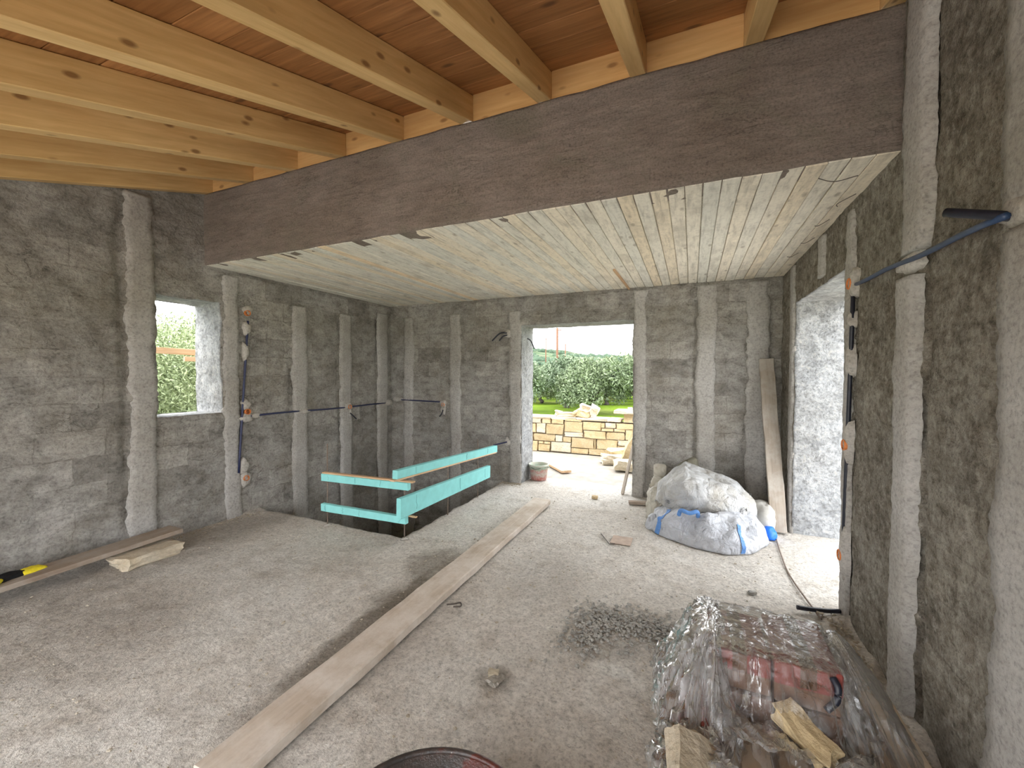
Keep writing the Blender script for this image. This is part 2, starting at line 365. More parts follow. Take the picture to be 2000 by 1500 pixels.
# ------------------------------------------------------------------ walls
def wall(name, O, U, V, N, u0, u1, v0, v1, holes, th, step, amp, mat, top=None, seed=0, courses=0.0, back=True, rmat=None, grooves=()):
    O, U, V, N = (np.array(a, float) for a in (O, U, V, N))
    def lines(a, b, marks):
        marks = sorted({a, b, *[m for m in marks if a < m < b]}); o = []
        for p, q in zip(marks, marks[1:]):
            n = max(1, int(round((q-p)/step))); o += [p+(q-p)*k/n for k in range(n)]
        return o+[b]
    us = lines(u0, u1, [h[0] for h in holes]+[h[1] for h in holes]); vs = lines(v0, v1, [h[2] for h in holes]+[h[3] for h in holes])
    nu, nv = len(us)-1, len(vs)-1; m = max(1, int(round(th/step)))
    skip = np.zeros((nu, nv), bool)
    for i in range(nu):
        for j in range(nv):
            cu, cv = (us[i]+us[i+1])/2, (vs[j]+vs[j+1])/2
            for h in holes:
                if h[0] < cu < h[1] and h[2] < cv < h[3]: skip[i, j] = True
            if top is not None and vs[j] > top(us[i]) and vs[j] > top(us[i+1]): skip[i, j] = True
    inhole = lambda i, j: 0 <= i < nu and 0 <= j < nv and any(h[0] < (us[i]+us[i+1])/2 < h[1] and h[2] < (vs[j]+vs[j+1])/2 < h[3] for h in holes)
    idx = {}; P = []; B = []; F = []; fm = []
    def vid(i, j, k):
        key = (i, j, k)
        if key not in idx:
            idx[key] = len(P); v = vs[j]
            if top is not None: v = min(v, top(us[i]))
            P.append(O+U*us[i]+V*v-N*(th*k/m)); B.append((us[i], v, k))
        return idx[key]
    for i in range(nu):
        for j in range(nv):
            if skip[i, j]: continue
            F.append((vid(i, j, 0), vid(i+1, j, 0), vid(i+1, j+1, 0), vid(i, j+1, 0))); fm.append(0)
            for (a, b, ni, nj) in (((i, j), (i+1, j), i, j-1), ((i+1, j), (i+1, j+1), i+1, j), ((i+1, j+1), (i, j+1), i, j+1), ((i, j+1), (i, j), i-1, j)):
                if inhole(ni, nj):
                    for k in range(m):
                        F.append((vid(*b, k), vid(*a, k), vid(*a, k+1), vid(*b, k+1))); fm.append(1)
    P = np.array(P); B = np.array(B)
    D = np.stack([fbm(P, 3.0, 3, seed+10*c) for c in range(3)], 1)*amp*.55+np.stack([fbm(P, 14.0, 2, seed+50+10*c) for c in range(3)], 1)*amp*.45
    lim = np.ones(len(P)); P2 = P+D*lim[:, None]
    if courses > 0:
        row = 0.21; q = B[:, 1]/row; fr = np.abs(q-np.round(q))*row
        q2 = B[:, 0]/.42+np.where(np.floor(q).astype(int) % 2 == 0, 0, .5); fr2 = np.abs(q2-np.round(q2))*.42
        j = np.exp(-(fr/.018)**2)+np.exp(-(fr2/.018)**2)
        mk = np.clip(fbm(P, 1.1, 3, seed+99)+.35, 0, 1)
        P2 = P2-N*(courses*np.clip(j, 0, 1)*mk*(B[:, 2] == 0))[:, None]
    for gi, (gu, g0, g1, gw, gd) in enumerate(grooves):     # open cracks beside the screed strips
        q = np.stack([B[:, 1], np.full(len(B), gi*5.0), np.zeros(len(B))], 1)
        c = gu+fbm(q, 3.0, 4, seed+700+gi, .7)*.016; m_ = np.clip(fbm(q, 1.6, 2, seed+800+gi)+.75, 0, 1)*(B[:, 1] > g0)*(B[:, 1] < g1)*(B[:, 2] == 0)
        P2 = P2-N*(gd*m_*np.exp(-((B[:, 0]-c)/gw)**2))[:, None]
    V3 = [tuple(p) for p in P2]
    if back:
        bu = sorted({u0, u1, *[x for h in holes for x in h[:2]]}); bv = sorted({v0, v1, *[x for h in holes for x in h[2:4]]})
        for i in range(len(bu)-1):
            for j in range(len(bv)-1):
                cu, cv = (bu[i]+bu[i+1])/2, (bv[j]+bv[j+1])/2
                if any(h[0] < cu < h[1] and h[2] < cv < h[3] for h in holes): continue
                b0 = len(V3)
                for (a, b) in ((bu[i], bv[j]), (bu[i], bv[j+1]), (bu[i+1], bv[j+1]), (bu[i+1], bv[j])):
                    if top is not None: b = min(b, top(a))
                    V3.append(tuple(O+U*a+V*b-N*th))
                F.append((b0, b0+1, b0+2, b0+3)); fm.append(0)
    me = mesh(name, V3, F, True); o = link(name, me, mat)
    if rmat is not None:
        me.materials.append(rmat); me.polygons.foreach_set('material_index', fm)
    return struct(o)

ztop = lambda y: min(zr(y)+.18+.02, 3.45) if y < YM+.02 else 3.45
M_reveal = plaster('reveal_render', (.25, .262, .275), (.37, .385, .40), (.46, .475, .49), fine=45, grain=.008, coarse=.010, cracks=.4, crumb=.45, stretch=(1, 1, 1))
wl_ = wall('wall_left', (XL, 0, 0), (0, 1, 0), (0, 0, 1), (1, 0, 0), YS, YB+.3, -2.8, 3.45, [(2.115, 2.665, 1.105, 2.205)], .42, .03, .016, M_wall, ztop, 1, .007, rmat=M_reveal, grooves=[(1.885, -.1, 3.0, .024, .035), (2.845, 0, 2.4, .02, .02), (3.455, -1, 2.3, .022, .035), (4.19, -1, 2.3, .022, .03), (4.92, -1, 2.3, .022, .03)])
wb_ = wall('wall_back', (0, YB, 0), (1, 0, 0), (0, 0, 1), (0, -1, 0), XL-.3, XR+.35, -2.8, 2.75, [(-2.13, -.655, -.1, 2.165)], .44, .03, .014, M_wall, None, 2, .007, rmat=M_reveal, grooves=[(.04, 0, 2.5, .022, .035), (.79, 0, 2.5, .025, .03), (-2.325, 0, 2.3, .022, .035), (-.485, 0, 2.4, .02, .02), (-3.28, -1, 2.3, .022, .025), (.555, 0, 2.5, .02, .025)])
wr_ = wall('wall_right', (XR, 0, 0), (0, 1, 0), (0, 0, 1), (-1, 0, 0), YS, YB+.3, -.25, 3.45, [(3.25, 4.625, -.2, 2.175)], .42, .022, .013, M_wallR, ztop, 3, .004, rmat=M_reveal, grooves=[(2.272, .05, 3.2, .024, .06), (3.085, 0, 2.5, .020, .03), (2.485, 0, 1.9, .02, .02), (1.79, 0, 2.9, .02, .03)])
ws_ = wall('wall_front', (0, YS, 0), (1, 0, 0), (0, 0, 1), (0, 1, 0), XL-.3, XR+.35, -.25, 2.25, [(-4.2, .72, -.2, 2.0)], .3, .12, .012, M_wall, None, 4, rmat=M_reveal)  # out of view; its opening is made wide to let more daylight in

def strip(parent, mat, fn, L0, L1, w, t, seed, wob=.018, step=.02, flare=None, name='plaster_strip'):
    """vertical screed strip; fn(a, l, n) -> world point with a across, l along, n out of the wall"""
    rr = np.random.RandomState(seed); n = int((L1-L0)/step)+1; cols = [-1.0, -.93, -.55, 0, .55, .93, 1.0]; prof = [-.012, t*.75, t, t*1.03, t, t*.75, -.012]
    V = []; F = []
    ls = np.linspace(L0, L1, n+1)
    q = np.stack([ls, np.full_like(ls, seed*3.3), np.zeros_like(ls)], 1)
    eL = fbm(q, 4.0, 5, seed, .85)*wob*.42; eR = fbm(q+[0, 7, 0], 4.0, 5, seed+5, .85)*wob*.42; dr = fbm(q+[0, 13, 0], 1.0, 2, seed+9)*wob*.35
    for i, l in enumerate(ls):
        k = 1.0
        if flare: k = flare(l)
        for c, p in zip(cols, prof):
            a = c*w/2*k+dr[i]+(eL[i] if c < -.5 else eR[i] if c > .5 else 0)
            V.append(fn(a, l, p+(rr.uniform(-1, 1)*.0015)))
    nc = len(cols)
    for i in range(n):
        for c in range(nc-1):
            F.append((i*nc+c, i*nc+c+1, (i+1)*nc+c+1, (i+1)*nc+c))
    F.append(tuple(range(nc))); F.append(tuple(n*nc+c for c in range(nc)))
    me = mesh(name, V, F, True); bm = bmesh.new(); bm.from_mesh(me); bmesh.ops.recalc_face_normals(bm, faces=bm.faces); bm.to_mesh(me); bm.free()
    return link(name, me, mat, parent)
fL = lambda y0: (lambda a, l, n: (XL+n+.006, y0+a, l))
fB = lambda x0: (lambda a, l, n: (x0+a, YB-n-.006, l))
fR = lambda y0: (lambda a, l, n: (XR-n-.004, y0+a, l))
for k, (y, w, z0, z1, t) in enumerate(((2.005, .20, -.05, 3.03, .015), (2.765, .155, -.05, 2.50, .015), (3.57, .20, -2.2, 2.31, .022), (4.30, .20, -2.2, 2.31, .022), (5.04, .22, -2.2, 2.42, .022))):
    strip(wl_, M_strip, fL(y), z0, z1, w, t, 10+k, .03)
for k, (x, w, z0, z1, t) in enumerate(((-4.01, .17, -2.2, 2.36, .022), (-3.18, .17, -2.2, 2.37, .022), (-2.225, .17, -.06, 2.36, .022), (-.575, .15, -.06, 2.52, .022), (.155, .20, -.02, 2.52, .024), (.67, .21, -.02, 2.52, .024))):
    strip(wb_, M_strip, fB(x), z0, z1, w, t, 30+k, .028)
for k, (y, w, z0, z1, t) in enumerate(((4.71, .14, -.04, 2.53, .02), (3.77, .14, 2.23, 2.53, .018), (3.165, .13, -.05, 2.50, .012), (2.38, .18, -.05, 1.93, .036), (2.33, .20, 2.03, 3.17, .034), (1.62, .30, -.05, 1.93, .034), (1.66, .26, 2.01, 2.95, .030), (.75, .25, -.05, 2.6, .03))):
    strip(wr_, M_strip, fR(y), z0, z1, w, t, 50+k, .030)
# ring-beam bands under the slab
strip(wl_, M_wall, lambda a, l, n: (XL+n*.5+.003, l, 2.455+a), 2.72, YB, .20, .02, 70, .02, name='ring_beam_band')
strip(wb_, M_wall, lambda a, l, n: (l, YB-n*.5-.003, 2.46+a), XL, XR, .20, .02, 71, .02, name='ring_beam_band')

# concrete beam in front of the slab
def grid_patch(name, fn, u0, u1, v0, v1, step, mat, parent=None):
    nu, nv = int((u1-u0)/step)+1, int((v1-v0)/step)+1
    uu, vv = np.meshgrid(np.linspace(u0, u1, nu+1), np.linspace(v0, v1, nv+1), indexing='ij')
    P = fn(uu.ravel(), vv.ravel()); F = []
    for i in range(nu):
        for j in range(nv):
            a = i*(nv+1)+j; F.append((a, a+nv+1, a+nv+2, a+1))
    return link(name, mesh(name, P, F, True), mat, parent)
def beam_fn(u, v):
    # cross-section path: bottom back -> front edge -> top : v 0..1.0 along the profile
    y = np.where(v < .2, YM+.2-v, YM); z = np.where(v < .2, ZS, np.minimum(ZS+(v-.2), ZB))
    y = np.where(v > .2+ZB-ZS, YM+(v-.2-ZB+ZS), y)
    P = np.stack([u, y, z], 1); f = (v > .2) & (v < .2+ZB-ZS)
    rowh = (ZB-ZS)/5; q = (z-ZS)/rowh; fr = np.abs(q-np.round(q))*rowh
    mk = np.clip(fbm(P*[.6, 1, 3], 1.5, 3, 400)+.3, 0, 1); lip = np.exp(-(fr/.011)**2)*mk*.012
    d = fbm(P*[.5, 1, 1.4], 6, 4, 410)*.004+((np.floor(q).astype(int) % 2)*.002)-lip*.0
    P[:, 1] -= np.where(f, d+lip, 0); P[:, 2] += fbm(P, 5, 3, 430)*.006
    return P
bo = struct(grid_patch('concrete_beam', beam_fn, XL-.02, XR+.02, 0, .2+ZB-ZS+.2, .022, M_beam), 'dark rough concrete beam across the room under the rafters')

# slab soffit: board marks one by one
slab = box('ceiling_slab', XL-.3, XR+.35, YM+.19, YB+.4, ZS+.012, ZS+.19, M_soffit, None, .0); struct(slab, 'pale board-marked concrete slab over the back of the room')
bw = .0945; k0 = int((XL+.14)/bw)-1; i = 0
for k in range(k0, int((XR+.14)/bw)+1):
    xa, xb = max(XL-.01, -.14+k*bw), min(XR+.01, -.14+(k+1)*bw)
    if xb-xa < .02: continue
    d = RNG.choice((0, .002, .004, .006, .003)); w_ = (xb-xa-.005)
    timber('formwork_board', ((xa+xb)/2, YM+.02, ZS+.010-d), ((xa+xb)/2, YB+.02, ZS+.010-d), round(w_, 3), .024, M_soffit, slab, bev=.003, warp=.003, seed=RNG.randint(0, 5))

# timber roof
ceil = link('ceiling', mesh('ceiling', [(XL-.3, YS-.5, zr(YS-.5)+.215), (XR+.35, YS-.5, zr(YS-.5)+.215), (XR+.35, YM+.5, zr(YM+.5)+.215), (XL-.3, YM+.5, zr(YM+.5)+.215),
     (XL-.3, YS-.5, zr(YS-.5)+.26), (XR+.35, YS-.5, zr(YS-.5)+.26), (XR+.35, YM+.5, zr(YM+.5)+.26), (XL-.3, YM+.5, zr(YM+.5)+.26)],
     [(3, 2, 1, 0), (4, 5, 6, 7), (0, 1, 5, 4), (1, 2, 6, 5), (2, 3, 7, 6), (3, 0, 4, 7)]), M_deck); struct(ceil, 'sloping timber roof on exposed pine rafters')
c_ = math.cos(math.atan(SL)); up_r = (0, -SL*c_, c_)
y = YM+.42; j = 0
while y > YS-.4:
    yc = y-.10*c_; z = zr(yc)+.18+.012
    timber('roof_plank', (XL-.1, yc, z), (XR+.1, yc, z), .196, .022, M_deck, ceil, up=up_r, bev=.003, warp=.003, seed=j % 5)
    y -= .2*c_; j += 1
RX = [.852, .282, -.304, -.880, -1.447, -2.035, -2.603, -3.149, -3.717, -4.300]
rh = .18*c_
for x in RX:
    ya, yb = YS-.35, YM+.16
    timber('rafter', (x, ya, zr(ya)+.09), (x, yb, zr(yb)+.09), .09, round(rh, 3), M_rafter, ceil, up=(0, 0, 1), bev=.004)
for a, b in zip(RX[1:], RX):
    o = timber('blocking_board', (a+.046, YM+.035, ZB+.098), (b-.046, YM+.035, ZB+.098), .024, .205, M_block, ceil, up=(0, 0, 1), bev=.002, seed=int(a*100))
# ------------------------------------------------------------------ floor
def floor_grid():
    st = .024
    def ax(a, b, marks):
        marks = sorted({a, b, *marks}); o = []
        for p, q in zip(marks, marks[1:]):
            n = max(1, int(round((q-p)/st))); o += [p+(q-p)*k/n for k in range(n)]
        return o+[b]
    xs = ax(XL-.01, XR+.5, [HX]); ys = ax(YS-.4, YB+.45, [HY])
    nx, ny = len(xs), len(ys); uu, vv = np.meshgrid(xs, ys, indexing='ij'); P = np.stack([uu.ravel(), vv.ravel(), np.zeros(nx*ny)], 1)
    z = fbm(P, 2.0, 3, 200)*.006+fbm(P, 11, 3, 210)*.004; P[:, 2] = z-.004
    # mortar piled along the wall feet
    dl = P[:, 0]-XL; P[:, 2] += .03*np.exp(-(dl/.09)**2)*np.clip(fbm(P, 2.5, 3, 220)+.6, 0, 1.5)*(P[:, 1] < HY)
    dr = XR-P[:, 0]; P[:, 2] += .05*np.exp(-(dr/.10)**2)*np.clip(fbm(P, 3.5, 3, 230)+.5, 0, 1.6)*(P[:, 1] < 3.1)*(P[:, 0] < XR+.1)
    eps = 1e-6
    edge = (np.abs(P[:, 0]-HX) < eps) & (P[:, 1] > HY-eps) | (np.abs(P[:, 1]-HY) < eps) & (P[:, 0] < HX+eps)
    wob = fbm(P, 5, 3, 240)*.018
    P[:, 0] += np.where(edge & (np.abs(uu.ravel()-HX) < eps), wob, 0); P[:, 1] += np.where(edge & (np.abs(vv.ravel()-HY) < eps), wob, 0)
    F = []; low = {}; Vs = [tuple(p) for p in P]
    def lo(i):
        if i not in low:
            low[i] = len(Vs); Vs.append((P[i, 0], P[i, 1], -.18))
        return low[i]
    for i in range(nx-1):
        for k in range(ny-1):
            if xs[i+1] <= HX+eps and ys[k] >= HY-eps: continue
            a = i*ny+k; F.append((a, a+ny, a+ny+1, a+1))
            if abs(xs[i]-HX) < eps and ys[k] >= HY-eps: F.append((a+1, lo(a+1), lo(a), a))
            if abs(ys[k+1]-HY) < eps and xs[i+1] <= HX+eps: F.append((a+1, a+ny+1, lo(a+ny+1), lo(a+1)))
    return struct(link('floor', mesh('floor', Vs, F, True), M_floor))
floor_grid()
# the storey below, seen through the stair opening
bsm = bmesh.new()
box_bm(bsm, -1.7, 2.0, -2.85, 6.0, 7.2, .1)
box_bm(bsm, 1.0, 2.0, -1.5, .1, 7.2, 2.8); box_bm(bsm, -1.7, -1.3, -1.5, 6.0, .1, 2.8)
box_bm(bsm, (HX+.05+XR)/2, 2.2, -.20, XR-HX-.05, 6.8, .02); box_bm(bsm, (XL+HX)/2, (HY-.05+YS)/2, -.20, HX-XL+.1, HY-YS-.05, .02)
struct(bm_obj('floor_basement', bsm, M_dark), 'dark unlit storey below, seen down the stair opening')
# ------------------------------------------------------------------ ground outside
bt = bmesh.new()
for x0, x1, y0, y1, z0, z1 in ((-9, 7, YB+.43, 7.68, -1.5, -.012), (-6.6, XL-.43, -1, YB+.43, -1.5, -.2)):
    box_bm(bt, (x0+x1)/2, (y0+y1)/2, (z0+z1)/2, x1-x0, y1-y0, z1-z0)
struct(bm_obj('terrace', bt, M_terrace), 'pale dusty concrete terrace behind the doorway')
bt = bmesh.new()
for x0, x1, y0, y1 in ((XR+.41, 14, YS-.29, YB+.43), (-14, 14, -14, YS-.29)):
    box_bm(bt, (x0+x1)/2, (y0+y1)/2, -.75, x1-x0, y1-y0, 1.48)
struct(bm_obj('bounce_ground', bt, plain('pale_bounce_ground', (.66, .62, .555), .95, .1, .15, 12, .01)), 'unseen pale ground added on the open sides of the house to bounce light inside')  # added out of view, kept pale to reflect light up into the room
def ground_mat():
    N = NT('meadow'); v = N.coords(); a = N.noise(v, .16, 5, .6); b = N.noise(v, 3, 5, .7)
    col = N.ramp(a, [(.3, (.075, .125, .015)), (.5, (.12, .19, .015)), (.7, (.15, .15, .05))])
    col = N.mix(1.0, col, N.ramp(b, [(.3, .75), (.7, 1.2)]), 'MULTIPLY')
    return N.done(col, .95, N.bump(b, .1), .1)
M_meadow = ground_mat()
def hill_mat():
    N = NT('scrub_hillside'); v = N.coords(); m = N.n.new('ShaderNodeMapping'); m.inputs['Scale'].default_value = (.012, .03, .2); N.L(v, m.inputs['Vector'])
    a = N.noise(m.outputs[0], 2.2, 6, .65, .4); b = N.noise(v, .06, 5, .75)
    col = N.ramp(a, [(.30, (.04, .075, .05)), (.47, (.07, .105, .06)), (.57, (.14, .145, .10)), (.7, (.055, .09, .07))])
    col = N.mix(1.0, col, N.ramp(b, [(.35, .6), (.65, 1.25)]), 'MULTIPLY')
    return N.done(col, 1.0, None, .0)
def hills():
    us = np.linspace(-900, 500, 90); vs = np.linspace(70, 700, 60); uu, vv = np.meshgrid(us, vs, indexing='ij'); P = np.stack([uu.ravel(), vv.ravel(), np.zeros(uu.size)], 1)
    rid = np.interp(P[:, 0], [-900, -500, -187, -150, -120, -65, 60, 500], [60, 46, 36, 34, 28, 24, 20, 16])
    t = np.clip((P[:, 1]-70)/430, 0, 1); z = -1.6+rid*(t**1.25)+fbm(P, .012, 4, 300)*3*t
    z = np.where(P[:, 1] > 500, z-(P[:, 1]-500)*.06, z); P[:, 2] = z
    F = []; nv = len(vs)
    for i in range(len(us)-1):
        for k in range(nv-1):
            a = i*nv+k; F.append((a, a+nv, a+nv+1, a+1))
    return struct(link('hills', mesh('hills', P, F, True), hill_mat()), 'hazy green scrub hillside on the horizon')
hills()
gm = mesh('ground', [(-900, -80, -1.5), (500, -80, -1.5), (500, 75, -1.5), (-900, 75, -1.5)], [(0, 1, 2, 3)])
struct(link('ground', gm, M_meadow), 'bright green meadow under the olive trees')

# ------------------------------------------------------------------ garden wall
gw = empty('garden_wall', (-1.5, 7.8, 0)); tag(gw, 'low garden wall of honey coloured stones outside the doorway', 'wall')
def child_at(o, p): o.parent = p; o.matrix_parent_inverse = Matrix.Translation(-Vector(p.location)); return o
mb = bmesh.new(); box_bm(mb, -1.5, 7.84, .30, 7.0, .34, .62, .0); child_at(bm_obj('mortar_core', mb, M_mortar), gw)
ST = [(-3.07, .55, -2.68, .63), (-2.66, .55, -2.49, .63), (-2.46, .55, -2.23, .64), (-2.21, .61, -1.88, .65), (-3.07, .36, -2.79, .53), (-2.77, .36, -2.59, .54), (-2.57, .35, -2.23, .54), (-2.21, .41, -1.87, .6), (-1.85, .46, -1.52, .61), (-1.51, .52, -1.45, .6), (-1.43, .52, -1.25, .61), (-1.23, .51, -.94, .61), (-1.5, .46, -1.29, .505), (-1.275, .46, -1.08, .505), (-1.07, .32, -.76, .5), (-2.21, .32, -1.85, .40), (-1.83, .315, -1.43, .445), (-1.41, .315, -1.09, .445), (-3.06, .20, -2.85, .34), (-2.83, .205, -2.4, .34), (-2.38, .21, -2.25, .33), (-2.235, .21, -2.08, .305), (-2.065, .11, -1.65, .3), (-1.635, .12, -1.612, .3), (-1.595, .12, -1.22, .3), (-1.205, .21, -.87, .305), (-3.06, 0, -2.75, .19), (-2.73, .15, -2.63, .19), (-2.615, .15, -2.49, .19), (-2.73, .01, -2.5, .14), (-2.475, .02, -2.09, .195), (-2.07, .01, -1.75, .10), (-1.735, .01, -1.39, .11), (-1.375, .01, -1.09, .11), (-1.21, .12, -.9, .20), (-1.07, .01, -.7, .11)]
rs = random.Random(3)
for side in (-1, 1):
    for z0, z1 in ((.01, .19), (.205, .34), (.355, .50), (.515, .635)):
        x = -3.09 if side < 0 else -.74
        while (x > -4.9 if side < 0 else x < 1.9):
            w = rs.uniform(.2, .42); a, b = (x-w, x-.02) if side < 0 else (x+.02, x+w); ST.append((a, z0, b, z1)); x += side*w
def rock_mesh(name, sx, sy, sz, seed, rough=.12, seg=2, flat=.75):
    bm = bmesh.new(); bmesh.ops.create_cube(bm, size=1.0); bmesh.ops.subdivide_edges(bm, edges=bm.edges, cuts=seg, use_grid_fill=True)
    P = np.array([v.co for v in bm.verts]); L = np.linalg.norm(P, axis=1, keepdims=True)
    P = P*flat+(P/L*.56)*(1-flat)
    D = np.stack([vnoise(P+seed*3.1, 2.2, seed+c) for c in range(3)], 1)*rough+np.stack([vnoise(P+seed*1.7, 5.0, seed+c+9) for c in range(3)], 1)*rough*.35
    P = (P+D)*[sx, sy, sz]
    for v, p in zip(bm.verts, P): v.co = p
    me = bpy.data.meshes.new(name); bm.normal_update(); bm.to_mesh(me); bm.free(); return me
for n, (x0, z0, x1, z1) in enumerate(ST):
    if x1-x0 < .02: continue
    me = rock_mesh('stone', x1-x0-.004, .10, z1-z0-.002, n % 23, .045, 2 if x1-x0 > .1 else 1, .97)
    o = link('stone', me, M_stone if n % 5 else M_stonew); o.location = ((x0+x1)/2, 7.66+rs.uniform(-.012, .008), (z0+z1)/2); child_at(o, gw)
x = -4.9
while x < -1.25:
    w = rs.uniform(.35, .6); xe = min(x+w, -1.16)
    o = link('coping_stone', rock_mesh('coping_stone', xe-x-.008, .40, .045, n, .03, 3, .98), M_stonew); o.location = ((x+xe)/2, 7.82, .655); child_at(o, gw); x += w; n += 1
# gate pier at the right
o = link('pier_stone', rock_mesh('pier_stone', .42, .40, .17, 5, .04, 2, .97), M_stone); o.location = (-.90, 7.83, .71); child_at(o, gw)
o = link('pier_cap', rock_mesh('pier_cap', .62, .52, .055, 8, .03, 3, .97), M_stonew); o.location = (-.97, 7.83, .815); child_at(o, gw)
# loose stones: on the wall and at its foot
def rock(label, loc, dims, rot, seed, mat, group=None, rough=.16, name='loose_stone', seg=3, flat=.8, sink=0.0):
    o = link(name, rock_mesh(name, *dims, seed, rough, seg, flat), mat); o.rotation_euler = rot
    zmin = min((Matrix.Rotation(rot[2], 3, 'Z') @ Matrix.Rotation(rot[1], 3, 'Y') @ Matrix.Rotation(rot[0], 3, 'X') @ v.co).z for v in o.data.vertices)
    o.location = (loc[0], loc[1], loc[2]-zmin-sink); tag(o, label, 'stone', group); return o
zt = .672
rock('small pale stone alone on the garden wall, left of the heap', (-2.38, 7.80, zt), (.14, .14, .10), (.1, .1, .4), 11, M_stonew)
rock('long flat stone lying on the garden wall against the heap', (-2.18, 7.82, zt), (.36, .2, .08), (0, .0, .1), 12, M_stonew)
rock('slanted honey stone at the left of the heap on the garden wall', (-1.98, 7.80, zt), (.24, .16, .10), (.1, -.5, .2), 13, M_stone)
rock('rosy block in the middle of the heap on the garden wall', (-1.86, 7.76, zt), (.22, .2, .13), (.1, .15, -.2), 14, M_stone)
rock('white stone perched on top of the heap on the garden wall', (-1.86, 7.85, zt+.12), (.2, .16, .09), (.1, .25, .4), 15, M_stonew)
rock('white tilted stone at the right end of the heap on the garden wall', (-1.68, 7.82, zt), (.16, .18, .17), (.2, .5, .1), 16, M_stonew)
rock('tiny white stone lying on the cap of the gate pier', (-1.02, 7.8, .84), (.08, .08, .05), (0, 0, .4), 17, M_stonew, seg=2)
g0 = -.012
rock('flat pale block on the terrace, leftmost of the pile by the right jamb', (-1.18, 7.02, g0), (.38, .26, .15), (.0, .05, .25), 21, M_stonew)
rock('honey stone leaning behind the leftmost block of the terrace pile', (-1.08, 7.32, g0), (.42, .26, .20), (.1, -.15, .3), 22, M_stone)
rock('tall honey slab standing in the terrace pile behind the stake', (-.84, 6.95, g0), (.30, .16, .46), (.15, .45, .2), 23, M_stone)
rock('large pale block at the front of the terrace pile beside the stake', (-.86, 6.62, g0), (.46, .32, .16), (0, .06, .15), 24, M_stonew)
rock('rounded stone half hidden behind the right door jamb', (-.56, 6.85, g0), (.4, .3, .3), (.1, .1, .5), 25, M_stonew)
# ------------------------------------------------------------------ olive trees
def leaf_mat(name, c0, c1):
    N = NT(name); v = N.coords(); a = N.noise(v, 1.1, 3, .6); b = N.noise(v, 16, 2, .6); oi = N.n.new('ShaderNodeObjectInfo')
    f = N.math('ADD', N.math('MULTIPLY', a, .5), N.math('MULTIPLY', b, .5))
    col = N.ramp(f, [(.36, c0), (.62, c1)])
    col = N.mix(1.0, col, N.ramp(oi.outputs['Random'], [(0, (.85, .9, .9)), (1, (1.15, 1.1, .95))]), 'MULTIPLY')
    m = N.done(col, .6, None, .3); N.b.inputs['Subsurface Weight'].default_value = 0.0
    return m
M_olive = leaf_mat('olive_leaf', (.085, .12, .075), (.22, .27, .165))
M_bush = leaf_mat('bush_leaf', (.12, .165, .09), (.31, .36, .22))
M_bark = plain('olive_bark', (.085, .075, .062), .95, .1, .3, 6, .03)
def crown_mesh(seed, n, R, H, leaf, z0):
    rg = np.random.RandomState(seed); cl = []
    for k in range(26):
        a = rg.uniform(0, 2*np.pi); e = rg.uniform(-.35, 1.0); rr = R*rg.uniform(.45, .85)
        cl.append((rr*np.cos(a)*math.cos(e*1.2), rr*np.sin(a)*math.cos(e*1.2), z0+H*.42+H*.42*math.sin(e*1.3), R*rg.uniform(.28, .45)))
    cl = np.array(cl); pick = rg.randint(0, len(cl), n); d = rg.normal(size=(n, 3)); d /= np.linalg.norm(d, axis=1, keepdims=True)
    rad = cl[pick, 3]*(rg.uniform(.25, 1, n)**.5); C = cl[pick, :3]+d*rad[:, None]
    t = d*.6+rg.normal(size=(n, 3))*.7+[0, 0, .35]; t /= np.linalg.norm(t, axis=1, keepdims=True)
    s = np.cross(t, rg.normal(size=(n, 3))); s /= np.linalg.norm(s, axis=1, keepdims=True)
    l = leaf*rg.uniform(.7, 1.4, n)[:, None]; w = l*.17
    A, B2, Cc, D = C-t*l*.5, C+s*w, C+t*l*.5, C-s*w
    V = np.stack([A, B2, Cc, D], 1).reshape(-1, 3); me = bpy.data.meshes.new('foliage')
    me.vertices.add(4*n); me.vertices.foreach_set('co', V.ravel()); me.loops.add(4*n); me.loops.foreach_set('vertex_index', np.arange(4*n))
    me.polygons.add(n); me.polygons.foreach_set('loop_start', np.arange(n)*4); me.polygons.foreach_set('loop_total', np.full(n, 4)); me.update(); me.validate()
    return me
def trunk_mesh(seed, h, r):
    rr = random.Random(seed); V, F = [], []
    p = [(rr.uniform(-.1, .1)*k, rr.uniform(-.1, .1)*k, -.1+h*k/4) for k in range(5)]
    tube_data(p, [r*1.35, r, r*.85, r*.75, r*.6], 8, True, V, F)
    for k in range(5):
        a = 2*math.pi*k/5+rr.uniform(-.4, .4); q = [p[3], (math.cos(a)*.5, math.sin(a)*.5, h*1.3), (math.cos(a)*1.0, math.sin(a)*1.0, h*1.9)]
        tube_data(q, [r*.5, r*.35, r*.15], 6, True, V, F)
    return mesh('trunk', V, F, True)
crowns = [crown_mesh(s, 11000, 2.6, 3.9, .25, .40) for s in (1, 2, 3)]
for c in crowns: c.materials.append(M_olive)
trunks = [trunk_mesh(s, 1.15, .23) for s in (1, 2, 3)]
for c in trunks: c.materials.append(M_bark)
def tree(k, x, y, s, rz, label, group=None, z=-1.5, name='olive_tree', crs=None, sz=None):
    e = empty(name, (x, y, z), rz); e.scale = (s, s, sz or s); tag(e, label, 'tree', group)
    f = link('foliage', (crs or crowns)[k % len(crs or crowns)], None, e); f['kind'] = 'stuff'
    link('trunk', trunks[k % 3], None, e); return e
tr = random.Random(11)
